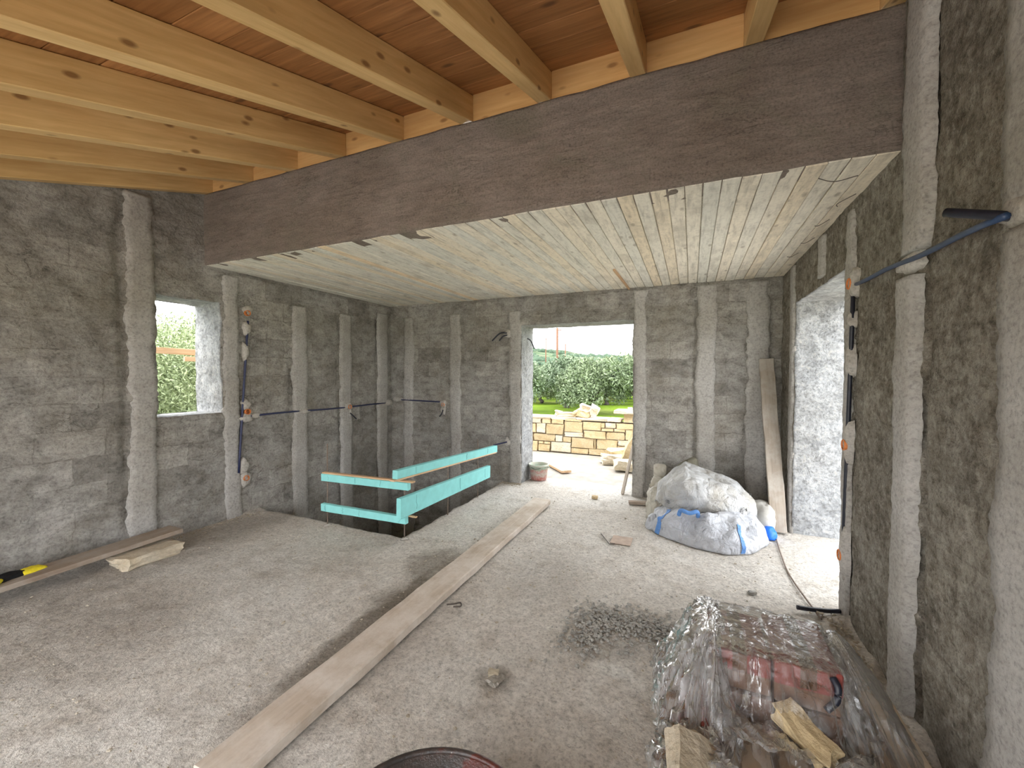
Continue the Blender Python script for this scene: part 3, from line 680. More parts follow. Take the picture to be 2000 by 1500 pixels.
front = [(-12.6, 30, .98, 'dark olive tree at the left edge of the doorway view'), (-7.05, 31.5, 1.02, 'olive tree in the middle of the doorway view, dark trunk above the wall'), (-3.3, 30.5, 1.05, 'pale olive tree at the right edge of the doorway view'), (-10.2, 36, 1.05, 'olive tree behind the gap between the left and middle front trees')]
for k, (x, y, s, lb) in enumerate(front): tree(k, x, y, s, k*1.3, lb)
k = 0
for row, y in enumerate((40, 46, 53, 61, 70)):
    n = 5+row
    for i in range(n):
        x = -y*.40+(i-.5)*y*.34/n*1.35+tr.uniform(-1, 1)
        tree(k, x, y+tr.uniform(-1.5, 1.5), tr.uniform(.9, 1.08), tr.uniform(0, 6), 'olive tree in the grove behind the front trees outside the doorway', 'olive grove beyond the garden wall'); k += 1
bcr = [crown_mesh(s, 70000, 2.2, 3.7, .075, .3) for s in (5, 6)]
for c in bcr: c.materials.append(M_bush)
for k, (x, y, s, lb) in enumerate(((-11.4, 5.6, 1.09, 'bright green tree filling the left of the small window view'), (-11.0, 7.6, 1.05, 'bright green tree at the right of the small window view'), (-17.5, 9.3, 1.25, 'tree behind the two bright green ones outside the small window'), (-17.0, 6.0, 1.22, 'leafy tree further off at the left outside the small window'))):
    tree(k, x, y, s, k*2.0, lb, None, -1.5, 'leafy_tree', bcr)
# far scrub dots on the hill
def scrub():
    rg = np.random.RandomState(5); V = []; F = []
    ico = bmesh.new(); bmesh.ops.create_icosphere(ico, subdivisions=1, radius=1.0); iv = np.array([v.co for v in ico.verts]); fi = [[v.index for v in f.verts] for f in ico.faces]; ico.free()
    for k in range(1500):
        y = rg.uniform(85, 470); x = -y*rg.uniform(.08, .48); t = (y-70)/430
        rid = np.interp(x, [-900, -500, -187, -150, -120, -65, 60, 500], [60, 46, 36, 34, 28, 24, 20, 16]); z = -1.6+rid*t**1.25
        if vnoise(np.array([[x*.02, y*.045, 0]]), 1.0, 3)[0] < -.05: continue
        s = rg.uniform(1.2, 2.6)*(1+.4*t); b = len(V); V += list(iv*[s*1.2, s, s*.8]*(1+rg.uniform(-.25, .25, (len(iv), 1)))+[x, y, z+s*.4]); F += [[b+i for i in f] for f in fi]
    o = link('hillside_scrub', mesh('hillside_scrub', V, F, True), plain('scrub_leaf', (.055, .085, .055), .9, .1, .35, .25)); o['kind'] = 'stuff'; o['label'] = 'scrub and far trees scattered over the hillside'
scrub()
M_pole = plain('pole_wood', (.16, .085, .055), .9, .1, .1, 4)
def pole(x, y, h, z, label):
    V, F = tube_data([(0, 0, 0), (0, 0, h)], [.20, .155], 8); o = empty('utility_pole', (x, y, z)); tag(o, label, 'pole', None)
    link('shaft', mesh('shaft', V, F, True), M_pole, o)
    b = bmesh.new(); box_bm(b, 0, 0, h-.35, 1.3, .1, .12, .01); bm_obj('crossarm', b, M_pole, o)
pole(-18.6, 60, 10.0, -1.5, 'tallest reddish utility pole, nearest in the doorway view')
pole(-42.5, 125, 12.5, 0.5, 'thin utility pole left of the tall reddish one')
pole(-33.2, 115, 10.0, .2, 'short pale utility pole right of the tall reddish one')
pole(-28.5, 200, 13.5, 4.0, 'far utility pole at the right of the skyline')

# railing outside the small window
rl = empty('timber_railing', (-5.75, 3.2, -.2)); tag(rl, 'orange timber rail crossing the view outside the small window', 'railing')
for nm, a, b, w, t, up in (('rail', (-5.75, .9, 1.80), (-5.75, 5.6, 1.73), .075, .04, (1, 0, 0)), ('cross_piece', (-5.70, 3.05, 1.68), (-5.70, 4.3, 1.68), .06, .03, (1, 0, 0)), ('post', (-5.80, 1.1, -.2), (-5.80, 1.1, 1.9), .07, .05, (1, 0, 0)), ('post', (-5.80, 5.2, -.2), (-5.80, 5.2, 1.9), .07, .05, (1, 0, 0))):
    child_at(timber(nm, a, b, w, t, M_batten, None, up), rl)

# ------------------------------------------------------------------ stair-hole barrier
zf = 0.0
rods = [(-3.30, 3.01, .81, 'thin steel rod at the left end of the stair opening'), (-2.385, 3.04, .62, 'thin steel rod at the near corner of the stair opening'), (-2.35, 3.715, .70, 'thin steel rod midway along the right side of the stair opening'), (-2.365, 4.41, .72, 'thin steel rod at the far right of the stair opening')]
def ring_dome(name, foot, h, mat, seed, n=20, rings=5, rough=.15, parent=None, loc=(0, 0, 0), p=2.0, smooth=True):
    V = []; F = []
    for j in range(rings+1):
        k = 1-j/rings
        for i in range(n):
            a = 2*math.pi*i/n; r = foot*(1+.25*math.sin(a*3+seed)+rough*math.sin(a*7+seed*2))
            V.append((r*k*math.cos(a), r*k*math.sin(a), h*(1-k**p)))
    for j in range(rings):
        for i in range(n):
            i2 = (i+1) % n; F.append((j*n+i, j*n+i2, (j+1)*n+i2, (j+1)*n+i))
    F.append(tuple(reversed(range(n))))
    o = link(name, mesh(name, V, F, smooth), mat, parent); o.location = loc; return o
for k, (x, y, h, lb) in enumerate(rods):
    e = empty('steel_rod', (x, y, -.004)); tag(e, lb, 'rod', None)
    V, F = tube_data([(0, 0, -.02), (.003, 0, h*.5), (0, .004, h)], .006, 8); link('bar', mesh('bar', V, F, True), M_rod, e)
    ring_dome('mortar_blob', .035, .014, M_dab, k, parent=e)
def foam(a, b, h, t, label, wood_=None, hb=None, ticks=(.2, .5, .8), seed=0):
    """strip of foam from a to b (centre line), height h at a, hb at b"""
    M, L = frame_from(a, b); hb = hb or h; e = empty('foam_strip', (0, 0, 0)); e.matrix_world = M; tag(e, label, 'insulation', None)
    V = []; F = []; n = 10; c = .004; rr = random.Random(seed)
    for i in range(n+1):
        x = L*i/n; hh = h+(hb-h)*i/n; dy = rr.uniform(-.002, .002)
        pr = [(-t/2+c, -hh/2), (t/2-c, -hh/2), (t/2, -hh/2+c), (t/2, hh/2-c), (t/2-c, hh/2), (-t/2+c, hh/2), (-t/2, hh/2-c), (-t/2, -hh/2+c)]
        V += [(x, p[0]+dy, p[1]+rr.uniform(-.001, .001)) for p in pr]
    for i in range(n):
        for k in range(8):
            k2 = (k+1) % 8; F.append((i*8+k, i*8+k2, (i+1)*8+k2, (i+1)*8+k))
    F.append(tuple(reversed(range(8)))); F.append(tuple(n*8+k for k in range(8)))
    o = link('foam_body', mesh('foam_body', V, F), M_xps, e)
    bm = bmesh.new(); bm.from_mesh(o.data); bmesh.ops.recalc_face_normals(bm, faces=bm.faces); bm.to_mesh(o.data); bm.free()
    for k, q in enumerate(ticks):
        hh = h+(hb-h)*q
        for sy in (-1,):
            pts = [(L*q+rr.uniform(-.008, .008), sy*(t/2+.0012), hh*(.42-.75*s/4)) for s in range(5)]
            V, F = tube_data(pts, .0016, 5); link('ink_mark', mesh('ink_mark', V, F), M_ink, e)
    if wood_:
        z0, z1, over = wood_; V = []
        b2 = bmesh.new(); box_bm(b2, L/2+over[2], over[0], (z0+z1)/2, L+over[1], t*.9, z1-z0, .002); bm_obj('timber_batten', b2, M_batten, e)
    return e
foam((-3.32, 2.978, .484), (-2.285, 2.978, .503), .072, .045, 'upper turquoise foam strip on the short left side of the stair opening', (.037, .050, (.0, .05, .03)), .068, (.09, .42, .71), 1)
foam((-3.33, 2.978, .185), (-2.31, 2.978, .198), .074, .045, 'lower turquoise foam strip on the short left side of the stair opening', None, .066, (.06, .28, .48, .94), 2)
foam((-2.322, 2.835, .635), (-2.318, 4.81, .534), .075, .054, 'upper turquoise foam strip on a wooden batten along the right side of the stair opening', (-.052, -.038, (-.004, .02, -.03)), .085, (.13, .60, .86), 3)
foam((-2.325, 2.885, .325), (-2.322, 4.62, .280), .18, .048, 'wide turquoise foam board, lowest along the right side of the stair opening', None, .15, (.13, .58, .92), 4)
wp = timber('wood_wedge', (-2.375, 3.012, .226), (-2.235, 3.02, .222), .03, .012, M_batten); tag(wp, 'small wooden wedge poking out under the wide foam board', 'wedge')

# ------------------------------------------------------------------ timber lying about
pl = timber('scaffold_plank', (-1.565, .90, .034), (-1.565, 4.50, .034), .205, .056, M_plank, bev=.007, warp=.008, seed=4, segs=24); tag(pl, 'long weathered scaffold plank lying on the floor towards the doorway', 'plank')
lp = timber('wall_plank', (-4.165, -.6, .050), (-4.155, 2.14, .128), .20, .035, M_plank2, bev=.004, warp=.006, seed=5, segs=14); tag(lp, 'grey plank along the left wall resting on a yellow stone', 'plank')
rock('yellow stone block under the plank by the left wall', (-4.02, 1.86, -.01), (.25, .38, .085), (0, 0, .08), 31, M_stonew, None, .10, 'prop_stone', 4, .93)
rock('stone under the near end of the plank by the left wall', (-4.15, -.4, -.01), (.25, .3, .05), (0, 0, .3), 32, M_stone, None, .10, 'prop_stone', 3, .9)
lb = timber('leaning_board', (.775, 4.55, .012), (.735, 5.165, 1.665), .135, .045, M_lean, up=(0, -1, 0), bev=.004, warp=.008, seed=6, segs=16); tag(lb, 'tall grey board leaning in the right back corner by the bright opening', 'board')
sk = timber('timber_stake', (-.775, 5.27, .006), (-.685, 5.66, .60), .05, .035, M_plank, up=(1, 0, 0), bev=.003); tag(sk, 'short wooden stake leaning on the right door jamb', 'stake')
of = timber('timber_offcut', (-.645, 4.88, .026), (-.32, 4.95, .026), .07, .03, M_plank2, bev=.003); tag(of, 'small wooden offcut on the floor left of the white bags', 'offcut')
bb = timber('terrace_board', (-2.15, 6.55, .022), (-1.72, 6.05, .022), .16, .035, M_batten, bev=.003); tag(bb, 'pale board lying on the terrace behind the bucket', 'board')
st_ = timber('soffit_lath', (-.72, 4.22, ZS-.016), (-.71, 5.225, ZS-.016), .022, .02, M_batten, bev=.002); tag(st_, 'brown wooden lath left stuck to the slab above the doorway', 'lath')

# glove / strap on the left plank
def pillow(name, poly, h, mat, seed, n=48, rings=9, p=2.4, crease=.02, cf=5.0, flat=True, peak=None, parent=None, tilt=None, ridges=0.0):
    """closed blob over an XY footprint polygon; h: height"""
    P = [Vector((a, b, 0)) for a, b in poly]; per = bez(P+[P[0]], 12); Ls = [0]
    for a, b in zip(per, per[1:]): Ls.append(Ls[-1]+(b-a).length)
    ring = []
    for i in range(n):
        s = Ls[-1]*i/n
        j = max(k for k in range(len(Ls)-1) if Ls[k] <= s); t = (s-Ls[j])/max(1e-9, Ls[j+1]-Ls[j]); ring.append(per[j].lerp(per[j+1], t))
    c = Vector((sum(q.x for q in ring)/n, sum(q.y for q in ring)/n, 0))
    if peak: c = Vector((*peak, 0))
    V = []; F = []
    ks = [1-(j/rings)**1.6 for j in range(rings+1)]
    ks = [math.cos(math.pi/2*j/rings)**.8 for j in range(rings)]+[0.02]
    for j, k in enumerate(ks):
        for q in ring:
            d = c+(q-c)*k; V.append([d.x, d.y, h*(1-k**p)**(1/p)])
    V = np.array(V); cr = 1-np.abs(fbm(V*[1, 1, 1.6], cf, 3, seed))*1.6; wz = np.clip(V[:, 2]/max(h, 1e-6), 0, 1)
    V[:, 2] += crease*cr*np.clip(wz*3, 0, 1)-crease*.4
    rad = V[:, :2]-[c.x, c.y]; V[:, :2] += rad/(np.linalg.norm(rad, axis=1, keepdims=True)+1e-6)*(fbm(V, cf*1.2, 3, seed+4)*crease*.9)[:, None]
    V[:, 2] = np.maximum(V[:, 2], .003)
    if tilt is not None: V[:, 2] += np.array([tilt(x, y) for x, y in V[:, :2]])*wz
    m = len(ks)
    for j in range(m-1):
        for i in range(n):
            i2 = (i+1) % n; F.append((j*n+i, j*n+i2, (j+1)*n+i2, (j+1)*n+i))
    F.append(tuple((m-1)*n+i for i in range(n))); F.append(tuple(reversed(range(n))))
    return link(name, mesh(name, V, F, True), mat, parent)
ge = empty('work_glove', (-4.20, 1.18, .118), math.radians(8)); tag(ge, 'black and yellow work glove lying on the plank by the left wall', 'glove')
g1 = pillow('glove_palm', [(-.06, -.16), (.03, -.17), (.05, -.02), (.045, .08), (-.05, .09), (-.07, -.03)], .032, M_blk, 3, 32, 6, crease=.008, cf=18, parent=ge)
g2 = pillow('glove_cuff', [(-.045, .05), (.05, .04), (.06, .15), (.03, .17), (-.035, .155)], .028, M_yel, 5, 28, 6, crease=.008, cf=18, parent=ge)
for k in range(4):
    x = -.055+k*.03; V, F = tube_data(bez([(x, -.13, .017), (x-.008, -.19, .022), (x-.01+.004*k, -.24-.012*(k in (1, 2)), .014)], 4), [.014]*8+[.008], 8); link('finger', mesh('finger', V, F, True), M_blk, ge)
V, F = tube_data(bez([(.04, -.06, .016), (.075, -.09, .018), (.085, -.13, .014)], 4), [.014]*8+[.008], 8); link('thumb', mesh('thumb', V, F, True), M_yel, ge)

# ------------------------------------------------------------------ conduits, boxes, mortar patches
def dab(parent, fn, a, l, ra, rl, t, seed):
    n = 18; V = []; F = []; rr = random.Random(seed)
    ph = [rr.uniform(0, 6) for _ in range(3)]
    for j, (k, q) in enumerate(((1, -.012), (.9, t*.6), (.6, t), (.05, t*1.1))):
        for i in range(n):
            an = 2*math.pi*i/n; r = k*(1+.12*math.sin(3*an+ph[0])+.09*math.sin(5*an+ph[1])+.05*math.sin(9*an+ph[2])); V.append(fn(a+ra*r*math.cos(an), l+rl*r*math.sin(an), q))
    for j in range(3):
        for i in range(n):
            i2 = (i+1) % n; F.append((j*n+i, j*n+i2, (j+1)*n+i2, (j+1)*n+i))
    F.append(tuple(3*n+i for i in range(n)))
    me = mesh('mortar_patch', V, F, True); bm = bmesh.new(); bm.from_mesh(me); bmesh.ops.recalc_face_normals(bm, faces=bm.faces); bm.to_mesh(me); bm.free()
    return link('mortar_patch', me, M_dab, parent)
def jbox(loc, nrm, label, r=.032, rot=0.0):
    z = Vector(nrm); x = Vector((0, 0, 1)).cross(z).normalized(); y = z.cross(x)
    e = empty('junction_box', (0, 0, 0)); mw = Matrix((x, y, z)).transposed().to_4x4(); mw.translation = Vector(loc); e.matrix_world = mw @ Matrix.Rotation(rot, 4, 'Z'); tag(e, label, 'junction box')
    V = []; F = []; n = 20
    for (rr, zz) in ((r, -.02), (r, .006), (r*.88, .008), (r*.82, .004), (r*.80, -.016)):
        for i in range(n): V.append((rr*math.cos(2*math.pi*i/n), rr*math.sin(2*math.pi*i/n), zz))
    for j in range(4):
        for i in range(n):
            i2 = (i+1) % n; F.append((j*n+i, j*n+i2, (j+1)*n+i2, (j+1)*n+i))
    link('cup', mesh('cup', V, F, True), M_box, e)
    V = [(r*.8*math.cos(2*math.pi*i/n), r*.8*math.sin(2*math.pi*i/n), -.010) for i in range(n)]; link('cup_bottom', mesh('cup_bottom', V, [tuple(range(n))]), M_boxin, e)
    for sx in (-1, 1):
        b = bmesh.new(); box_bm(b, sx*r*.62, 0, .001, r*.34, r*.30, .010, .002); bm_obj('screw_lug', b, M_box, e)
lw = lambda a, l, n: (XL+.010+n, a, l)
bw_ = lambda a, l, n: (a, YB-.010-n, l)
rw_ = lambda a, l, n: (XR-.006-n, a, l)
c1 = tube('conduit', [(XL+.020, 2.93-.012*k, 2.06-.16*k) for k in range(11)], .011, M_pipe); tag(c1, 'dark vertical conduit on the left wall right of the small window', 'conduit')
c2 = tube('conduit', [(XL+.024, 2.94+.25*k, 1.045+.006*math.sin(k)) for k in range(10)], .010, M_pipe); tag(c2, 'dark horizontal conduit across the left wall to the back corner', 'conduit')
c3 = tube('conduit', [(-4.28+.22*k, YB-.022, 1.100-.004*k) for k in range(5)], .010, M_pipe); tag(c3, 'dark horizontal conduit on the back wall from the left corner', 'conduit')
c4 = tube('conduit', [(XR-.016, 3.068+.010*k, 2.00-.2*k) for k in range(9)], .012, M_black); tag(c4, 'black vertical conduit beside the bright opening in the right wall', 'conduit')
c5 = tube('conduit', [(XR-.050+.022*(k/12), 1.70+1.28*k/12, 1.968+.056*k/12+.004*math.sin(k)) for k in range(13)], .011, M_pipeb); tag(c5, 'blue conduit running across the right wall near its top', 'conduit')
c6 = tube('conduit', bez([(.885, 1.70, 1.955), (.84, 1.745, 1.985), (.77, 1.845, 2.040)], 6), .0145, M_black, sides=12); tag(c6, 'thick dark pipe end sticking out of the right wall near the frame edge', 'pipe')
c7 = tube('conduit', bez([(.87, 3.16, .02), (.80, 3.13, .022), (.70, 3.10, .026), (.63, 3.085, .03)], 5), .014, M_black); tag(c7, 'black pipe end on the floor at the foot of the right jamb', 'pipe')
for y, l, ra, rl, s in ((2.92, 1.98, .045, .07, 1), (2.935, 2.17, .05, .06, 2), (2.90, 1.73, .035, .10, 3), (2.90, 1.17, .055, .06, 4), (2.90, 1.03, .07, .055, 5), (3.00, 1.045, .06, .03, 6), (2.87, .52, .05, .09, 7), (2.885, .38, .06, .09, 8), (3.60, 1.04, .11, .035, 9), (4.32, 1.05, .09, .07, 10), (4.36, .96, .035, .06, 11), (5.15, 1.05, .11, .05, 12)):
    dab(wl_, lw, y, l, ra, rl, .026, s)
for x, l, ra, rl, s in ((-4.22, 1.10, .10, .04, 21), (-3.38, 1.06, .06, .06, 22), (-3.38, .96, .04, .07, 23), (-2.33, 2.06, .06, .06, 24), (-2.33, .56, .05, .06, 25)):
    dab(wb_, bw_, x, l, ra, rl, .026, s)
for y, l, ra, rl, s in ((3.06, 2.04, .05, .09, 41), (3.09, 1.58, .035, .10, 42), (3.10, 1.10, .045, .13, 43), (3.13, .40, .05, .17, 44), (2.38, 1.99, .11, .045, 45), (1.68, 1.985, .13, .05, 46), (3.08, 1.83, .02, .05, 47)):
    dab(wr_, rw_, y, l, ra, rl, .030, s)
for (y, z, lb) in ((2.916, 2.14, 'orange junction box at the top of the left wall conduit'), (2.905, 1.095, 'orange junction box halfway down the left wall beside the small window'), (2.878, .392, 'orange junction box low on the left wall'), (4.332, 1.045, 'brown junction box on the left wall midway to the back corner')):
    jbox((XL+.040, y, z), (1, 0, 0), lb, .030, RNG.uniform(0, 1))
jbox((-3.37, YB-.038, 1.046), (0, -1, 0), 'orange junction box on the back wall near the left corner', .026, .4)
for (y, z, lb) in ((3.07, 2.042, 'orange junction box at the top of the right jamb'), (3.10, 1.075, 'orange junction box halfway down the right jamb'), (3.14, .383, 'orange junction box low on the right jamb')):
    jbox((XR-.036, y, z), (-1, 0, 0), lb, .034, RNG.uniform(0, 1))
def wire(name, pts, r, mat, label, cat='cable', group=None): return tag(tube(name, bez(pts, 6), r, mat, None, 6), label, cat, group)
wire('cable_tail', [(XL+.035, 4.34, .96), (XL+.06, 4.37, .92), (XL+.07, 4.42, .87)], .009, M_black, 'short black cable tail hanging under the brown box on the left wall')
wire('cable_tail', [(-3.37, YB-.035, .97), (-3.375, YB-.06, .92), (-3.41, YB-.07, .87)], .009, M_black, 'short black cable tail under the orange box on the back wall')
wire('cable_tail', [(-2.33, YB-.03, 2.065), (-2.42, YB-.08, 2.06), (-2.53, YB-.10, 1.96)], .010, M_black, 'longer black cable arching from the back wall left of the doorway')
wire('cable_tail', [(-2.33, YB-.03, 2.04), (-2.38, YB-.06, 2.02), (-2.43, YB-.08, 1.96)], .010, M_black, 'shorter black cable from the back wall left of the doorway')
wire('cable_tail', [(-2.115, 5.42, 2.0), (-2.08, 5.46, 1.97), (-2.04, 5.50, 1.86)], .009, M_black, 'black cable curling out of the left door reveal')
wire('cable_tail', [(-2.33, YB-.03, .562), (-2.40, YB-.10, .545), (-2.47, YB-.18, .53)], .010, M_pipe, 'dark conduit end on the back wall above the foam strip')
wire('floor_wire', [(.73, 4.43, .006), (.70, 4.0, .010), (.69, 3.6, .008), (.735, 3.1, .012), (.745, 3.03, .012)], .006, M_rod, 'long thin steel wire on the floor near the bright opening', 'wire')
wire('floor_wire', [(-.76, 3.86, .006), (-.70, 3.75, .007), (-.65, 3.66, .006), (-.64, 3.655, .006), (-.58, 3.70, .006), (-.49, 3.76, .006)], .004, M_wire, 'bent V-shaped wire on the floor before the white bags', 'wire')
wire('floor_wire', [(-1.43, 2.25, .012), (-1.39, 2.27, .016), (-1.36, 2.30, .014), (-1.34, 2.27, .012), (-1.38, 2.245, .012)], .005, M_wire, 'small twisted wire clip beside the long plank', 'wire')
for k, (pp, lb) in enumerate(((((.60, 2.72), (.69, 2.74), (.79, 2.73)), 'tie wire on the slab nearest the beam'), (((.84, 3.25), (.80, 3.1), (.86, 3.0)), 'hooked tie wire on the slab, second from the beam'), (((.79, 3.59), (.80, 3.5), (.84, 3.42)), 'tie wire on the slab, third from the beam'), (((.79, 4.01), (.81, 3.92), (.85, 3.83)), 'tie wire on the slab, fourth from the beam'), (((.77, 4.42), (.79, 4.33), (.83, 4.25)), 'tie wire on the slab, last before the back wall'))):
    wire('tie_wire', [(x, y, ZS+(.004 if i == 0 else -.025 if i == 1 else -.016)) for i, (x, y) in enumerate(pp)], .0022, M_wire, lb, 'wire')

# ------------------------------------------------------------------ bucket
def lathe(name, prof, mat, parent=None, n=28, sq=1.0, loc=(0, 0, 0)):
    V = []; F = []
    for (r, z) in prof:
        for i in range(n): V.append((r*math.cos(2*math.pi*i/n)+loc[0], r*math.sin(2*math.pi*i/n)*sq+loc[1], z+loc[2]))
    for j in range(len(prof)-1):
        for i in range(n):
            i2 = (i+1) % n; F.append((j*n+i, j*n+i2, (j+1)*n+i2, (j+1)*n+i))
    return link(name, mesh(name, V, F, True), mat, parent)
def bucket_mat():
    N = NT('cement_bucket'); v = N.coords(); a = N.noise(v, 9, 5, .65); b = N.noise(v, 40, 4, .6)
    sep = N.n.new('ShaderNodeSeparateXYZ'); N.L(v, sep.inputs[0])
    col = N.ramp(N.math('ADD', sep.outputs[2], N.math('MULTIPLY_ADD', a, .12, -.06)), [(.05, (.42, .16, .14)), (.10, (.45, .40, .36)), (.14, (.50, .24, .22)), (.17, (.30, .42, .33)), (.21, (.46, .50, .42))])
    col = N.mix(N.rng(b, .48, .62, 0, .8), col, (.50, .46, .41)); return N.done(col, .85, N.bump(b, .003), .2)
be = empty('cement_bucket', (-1.985, 5.545, -.004)); tag(be, 'cement-splashed plastic bucket standing in the doorway by the left jamb', 'bucket')
M_bucket = bucket_mat()
lathe('pail', [(.0, .004), (.105, .004), (.112, .012), (.135, .20), (.146, .203), (.146, .225), (.138, .228), (.132, .222), (.108, .03), (.0, .028)], M_bucket, be)
lathe('mortar_residue', [(.124, .13), (.115, .105), (.06, .10), (0, .10)], plain('red_mortar', (.33, .17, .13), .95, .1, .3, 18, .006), be)
tube('bucket_handle', bez([(-.146, 0, .19), (-.12, -.06, .20), (0, -.150, .175), (.12, -.06, .20), (.146, 0, .19)], 6), .0035, M_wire, be, 6)
for s in (-1, 1): tube('handle_lug', [(s*.142, 0, .19), (s*.156, 0, .19)], .012, M_bucket, be, 10)

# ------------------------------------------------------------------ bulk bags
def bag_mat(name, c, dirty, amt):
    N = NT(name); v = N.coords(); a = N.noise(v, 4, 6, .65, .5); b = N.noise(v, 14, 4, .6); cr = N.vor(v, 9, 'DISTANCE_TO_EDGE'); w = N.noise(v, 7, 4, .7, 1.5)
    col = N.mix(N.rng(a, .45, .68, 0, amt), c, dirty)
    col = N.mix(1.0, col, N.ramp(b, [(.3, .9), (.7, 1.05)]), 'MULTIPLY')
    bp = N.bump(w, .05, .8); bp = N.bump(N.rng(cr, 0, .18), .012, .6, bp)
    return N.done(col, .5, bp, .35, **{'Sheen Weight': .1})
M_bag1 = bag_mat('dusty_woven_bag', (.52, .53, .54), (.37, .34, .285), .75)
M_bag2 = bag_mat('white_woven_bag', (.50, .52, .57), (.41, .41, .42), .6)
M_bag3 = bag_mat('beige_plastic_bag', (.50, .47, .40), (.38, .33, .25), .8)
M_strap = plain('blue_webbing', (.11, .25, .56), .6, .3, .15, 60)
M_bluep = plain('bright_blue_plastic', (.02, .16, .75), .4, .4, .1, 20)
M_green = plain('green_plastic', (.03, .22, .12), .5, .3, .2, 20)
def cr_fold(verts, folds):
    """ridges: list of (p0, p1, width, height) in XY, raising z"""
    for a, b, w, h in folds:
        a, b = np.array(a), np.array(b); d = b-a; L = np.linalg.norm(d); d = d/L; q = verts[:, :2]-a; s = np.clip(q@d, 0, L); e = np.linalg.norm(q-s[:, None]*d, axis=1)
        verts[:, 2] += h*np.exp(-(e/w)**2)*(verts[:, 2] > .03)
    return verts
def reshape(o, fn):
    n = len(o.data.vertices); V = np.empty(n*3); o.data.vertices.foreach_get('co', V); V = fn(V.reshape(-1, 3)); o.data.vertices.foreach_set('co', V.ravel()); o.data.update()
def ribbon_on(name, obs, path, wid, mat, parent, off=.004, dirn=None, n=14):
    """strap lying on obs: path = list of (origin point, direction) rays in world"""
    V = []; F = []
    tr_ = [BVHTree.FromPolygons([o.matrix_world @ v.co for v in o.data.vertices], [p.vertices[:] for p in o.data.polygons]) for o in obs]
    pts = bez(path, n); row = []
    for i, p in enumerate(pts):
        best = None
        for t in tr_:
            h = t.find_nearest(p)
            if h[0] is not None and (best is None or h[3] < best[3]): best = h
        row.append((best[0], best[1]))
    for i, (p, nn) in enumerate(row):
        d = (row[min(i+1, len(row)-1)][0]-row[max(i-1, 0)][0]).normalized(); s = d.cross(nn).normalized()
        for k, o in ((-1, 0), (-1, 1), (1, 1), (1, 0)):
            V.append(p+s*wid/2*k+nn*(off+.003*o))
    for i in range(len(row)-1):
        for k in range(4):
            k2 = (k+1) % 4; F.append((i*4+k, i*4+k2, (i+1)*4+k2, (i+1)*4+k))
    return link(name, mesh(name, V, F), mat, parent)
# lower bag (closest to the floor)
b2 = empty('bulk_bag', (0, 0, 0)); tag(b2, 'white bulk bag with blue straps, collapsed on the floor under the dusty one', 'bag')
o2 = pillow('bag_body', [(-.36, 4.40), (-.30, 4.10), (-.05, 3.93), (.20, 3.83), (.42, 3.88), (.60, 4.10), (.66, 4.45), (.60, 4.75), (.2, 4.85), (-.25, 4.75)], .215, M_bag2, 41, 120, 24, 2.6, .03, 4.5, parent=b2)
reshape(o2, lambda V: cr_fold(V, [((-.30, 4.12), (.15, 4.02), .05, .035), ((.15, 4.0), (.36, 4.25), .05, .05), ((.36, 3.92), (.42, 4.3), .04, .03), ((-.2, 4.3), (.0, 4.1), .04, .03), ((.55, 4.1), (.5, 4.5), .06, .05)]))
o2b = pillow('bag_ear', [(-.40, 4.22), (-.33, 4.14), (-.27, 4.20), (-.28, 4.38), (-.38, 4.42)], .11, M_bag2, 43, 36, 8, 2.0, .02, 14, parent=b2)
bpy.context.view_layer.update()
ribbon_on('strap', [o2], [(-.285, 4.06, .01), (-.27, 4.06, .08), (-.24, 4.12, .17), (-.19, 4.22, .21)], .05, M_strap, b2)
ribbon_on('strap', [o2], [(.43, 3.84, .01), (.425, 3.85, .08), (.415, 3.92, .16), (.40, 4.02, .22)], .032, M_strap, b2)
tube('strap_loop', bez([(-.09, 4.04, .22), (-.07, 4.00, .275), (0, 3.985, .265), (.06, 4.00, .28), (.07, 4.04, .225)], 6), .018, M_strap, b2, 8)
# upper bag
b1 = empty('bulk_bag', (0, 0, 0)); tag(b1, 'dusty white bulk bag heaped on top of the collapsed one', 'bag')
o1 = pillow('bag_body', [(-.33, 4.42), (-.18, 4.22), (.05, 4.16), (.34, 4.22), (.545, 4.36), (.57, 4.60), (.50, 4.88), (.1, 4.98), (-.22, 4.88)], .34, M_bag1, 44, 120, 24, 4.2, .03, 4.5, peak=(.05, 4.50), parent=b1)
reshape(o1, lambda V: cr_fold(V+[0, 0, .205], [((-.05, 4.1), (-.05, 4.9), .03, .022), ((.1, 4.2), (.45, 4.35), .05, .03), ((.15, 4.6), (.5, 4.3), .05, -.04), ((-.28, 4.4), (-.05, 4.4), .05, .03)])+np.stack([V[:, 0]*0, V[:, 0]*0, -np.clip(V[:, 0], 0, 1)*.26*(V[:, 2] > .1)+np.where(V[:, 0] < -.05, (V[:, 0]+.05)*.45*(V[:, 2] > .1), 0)], 1))
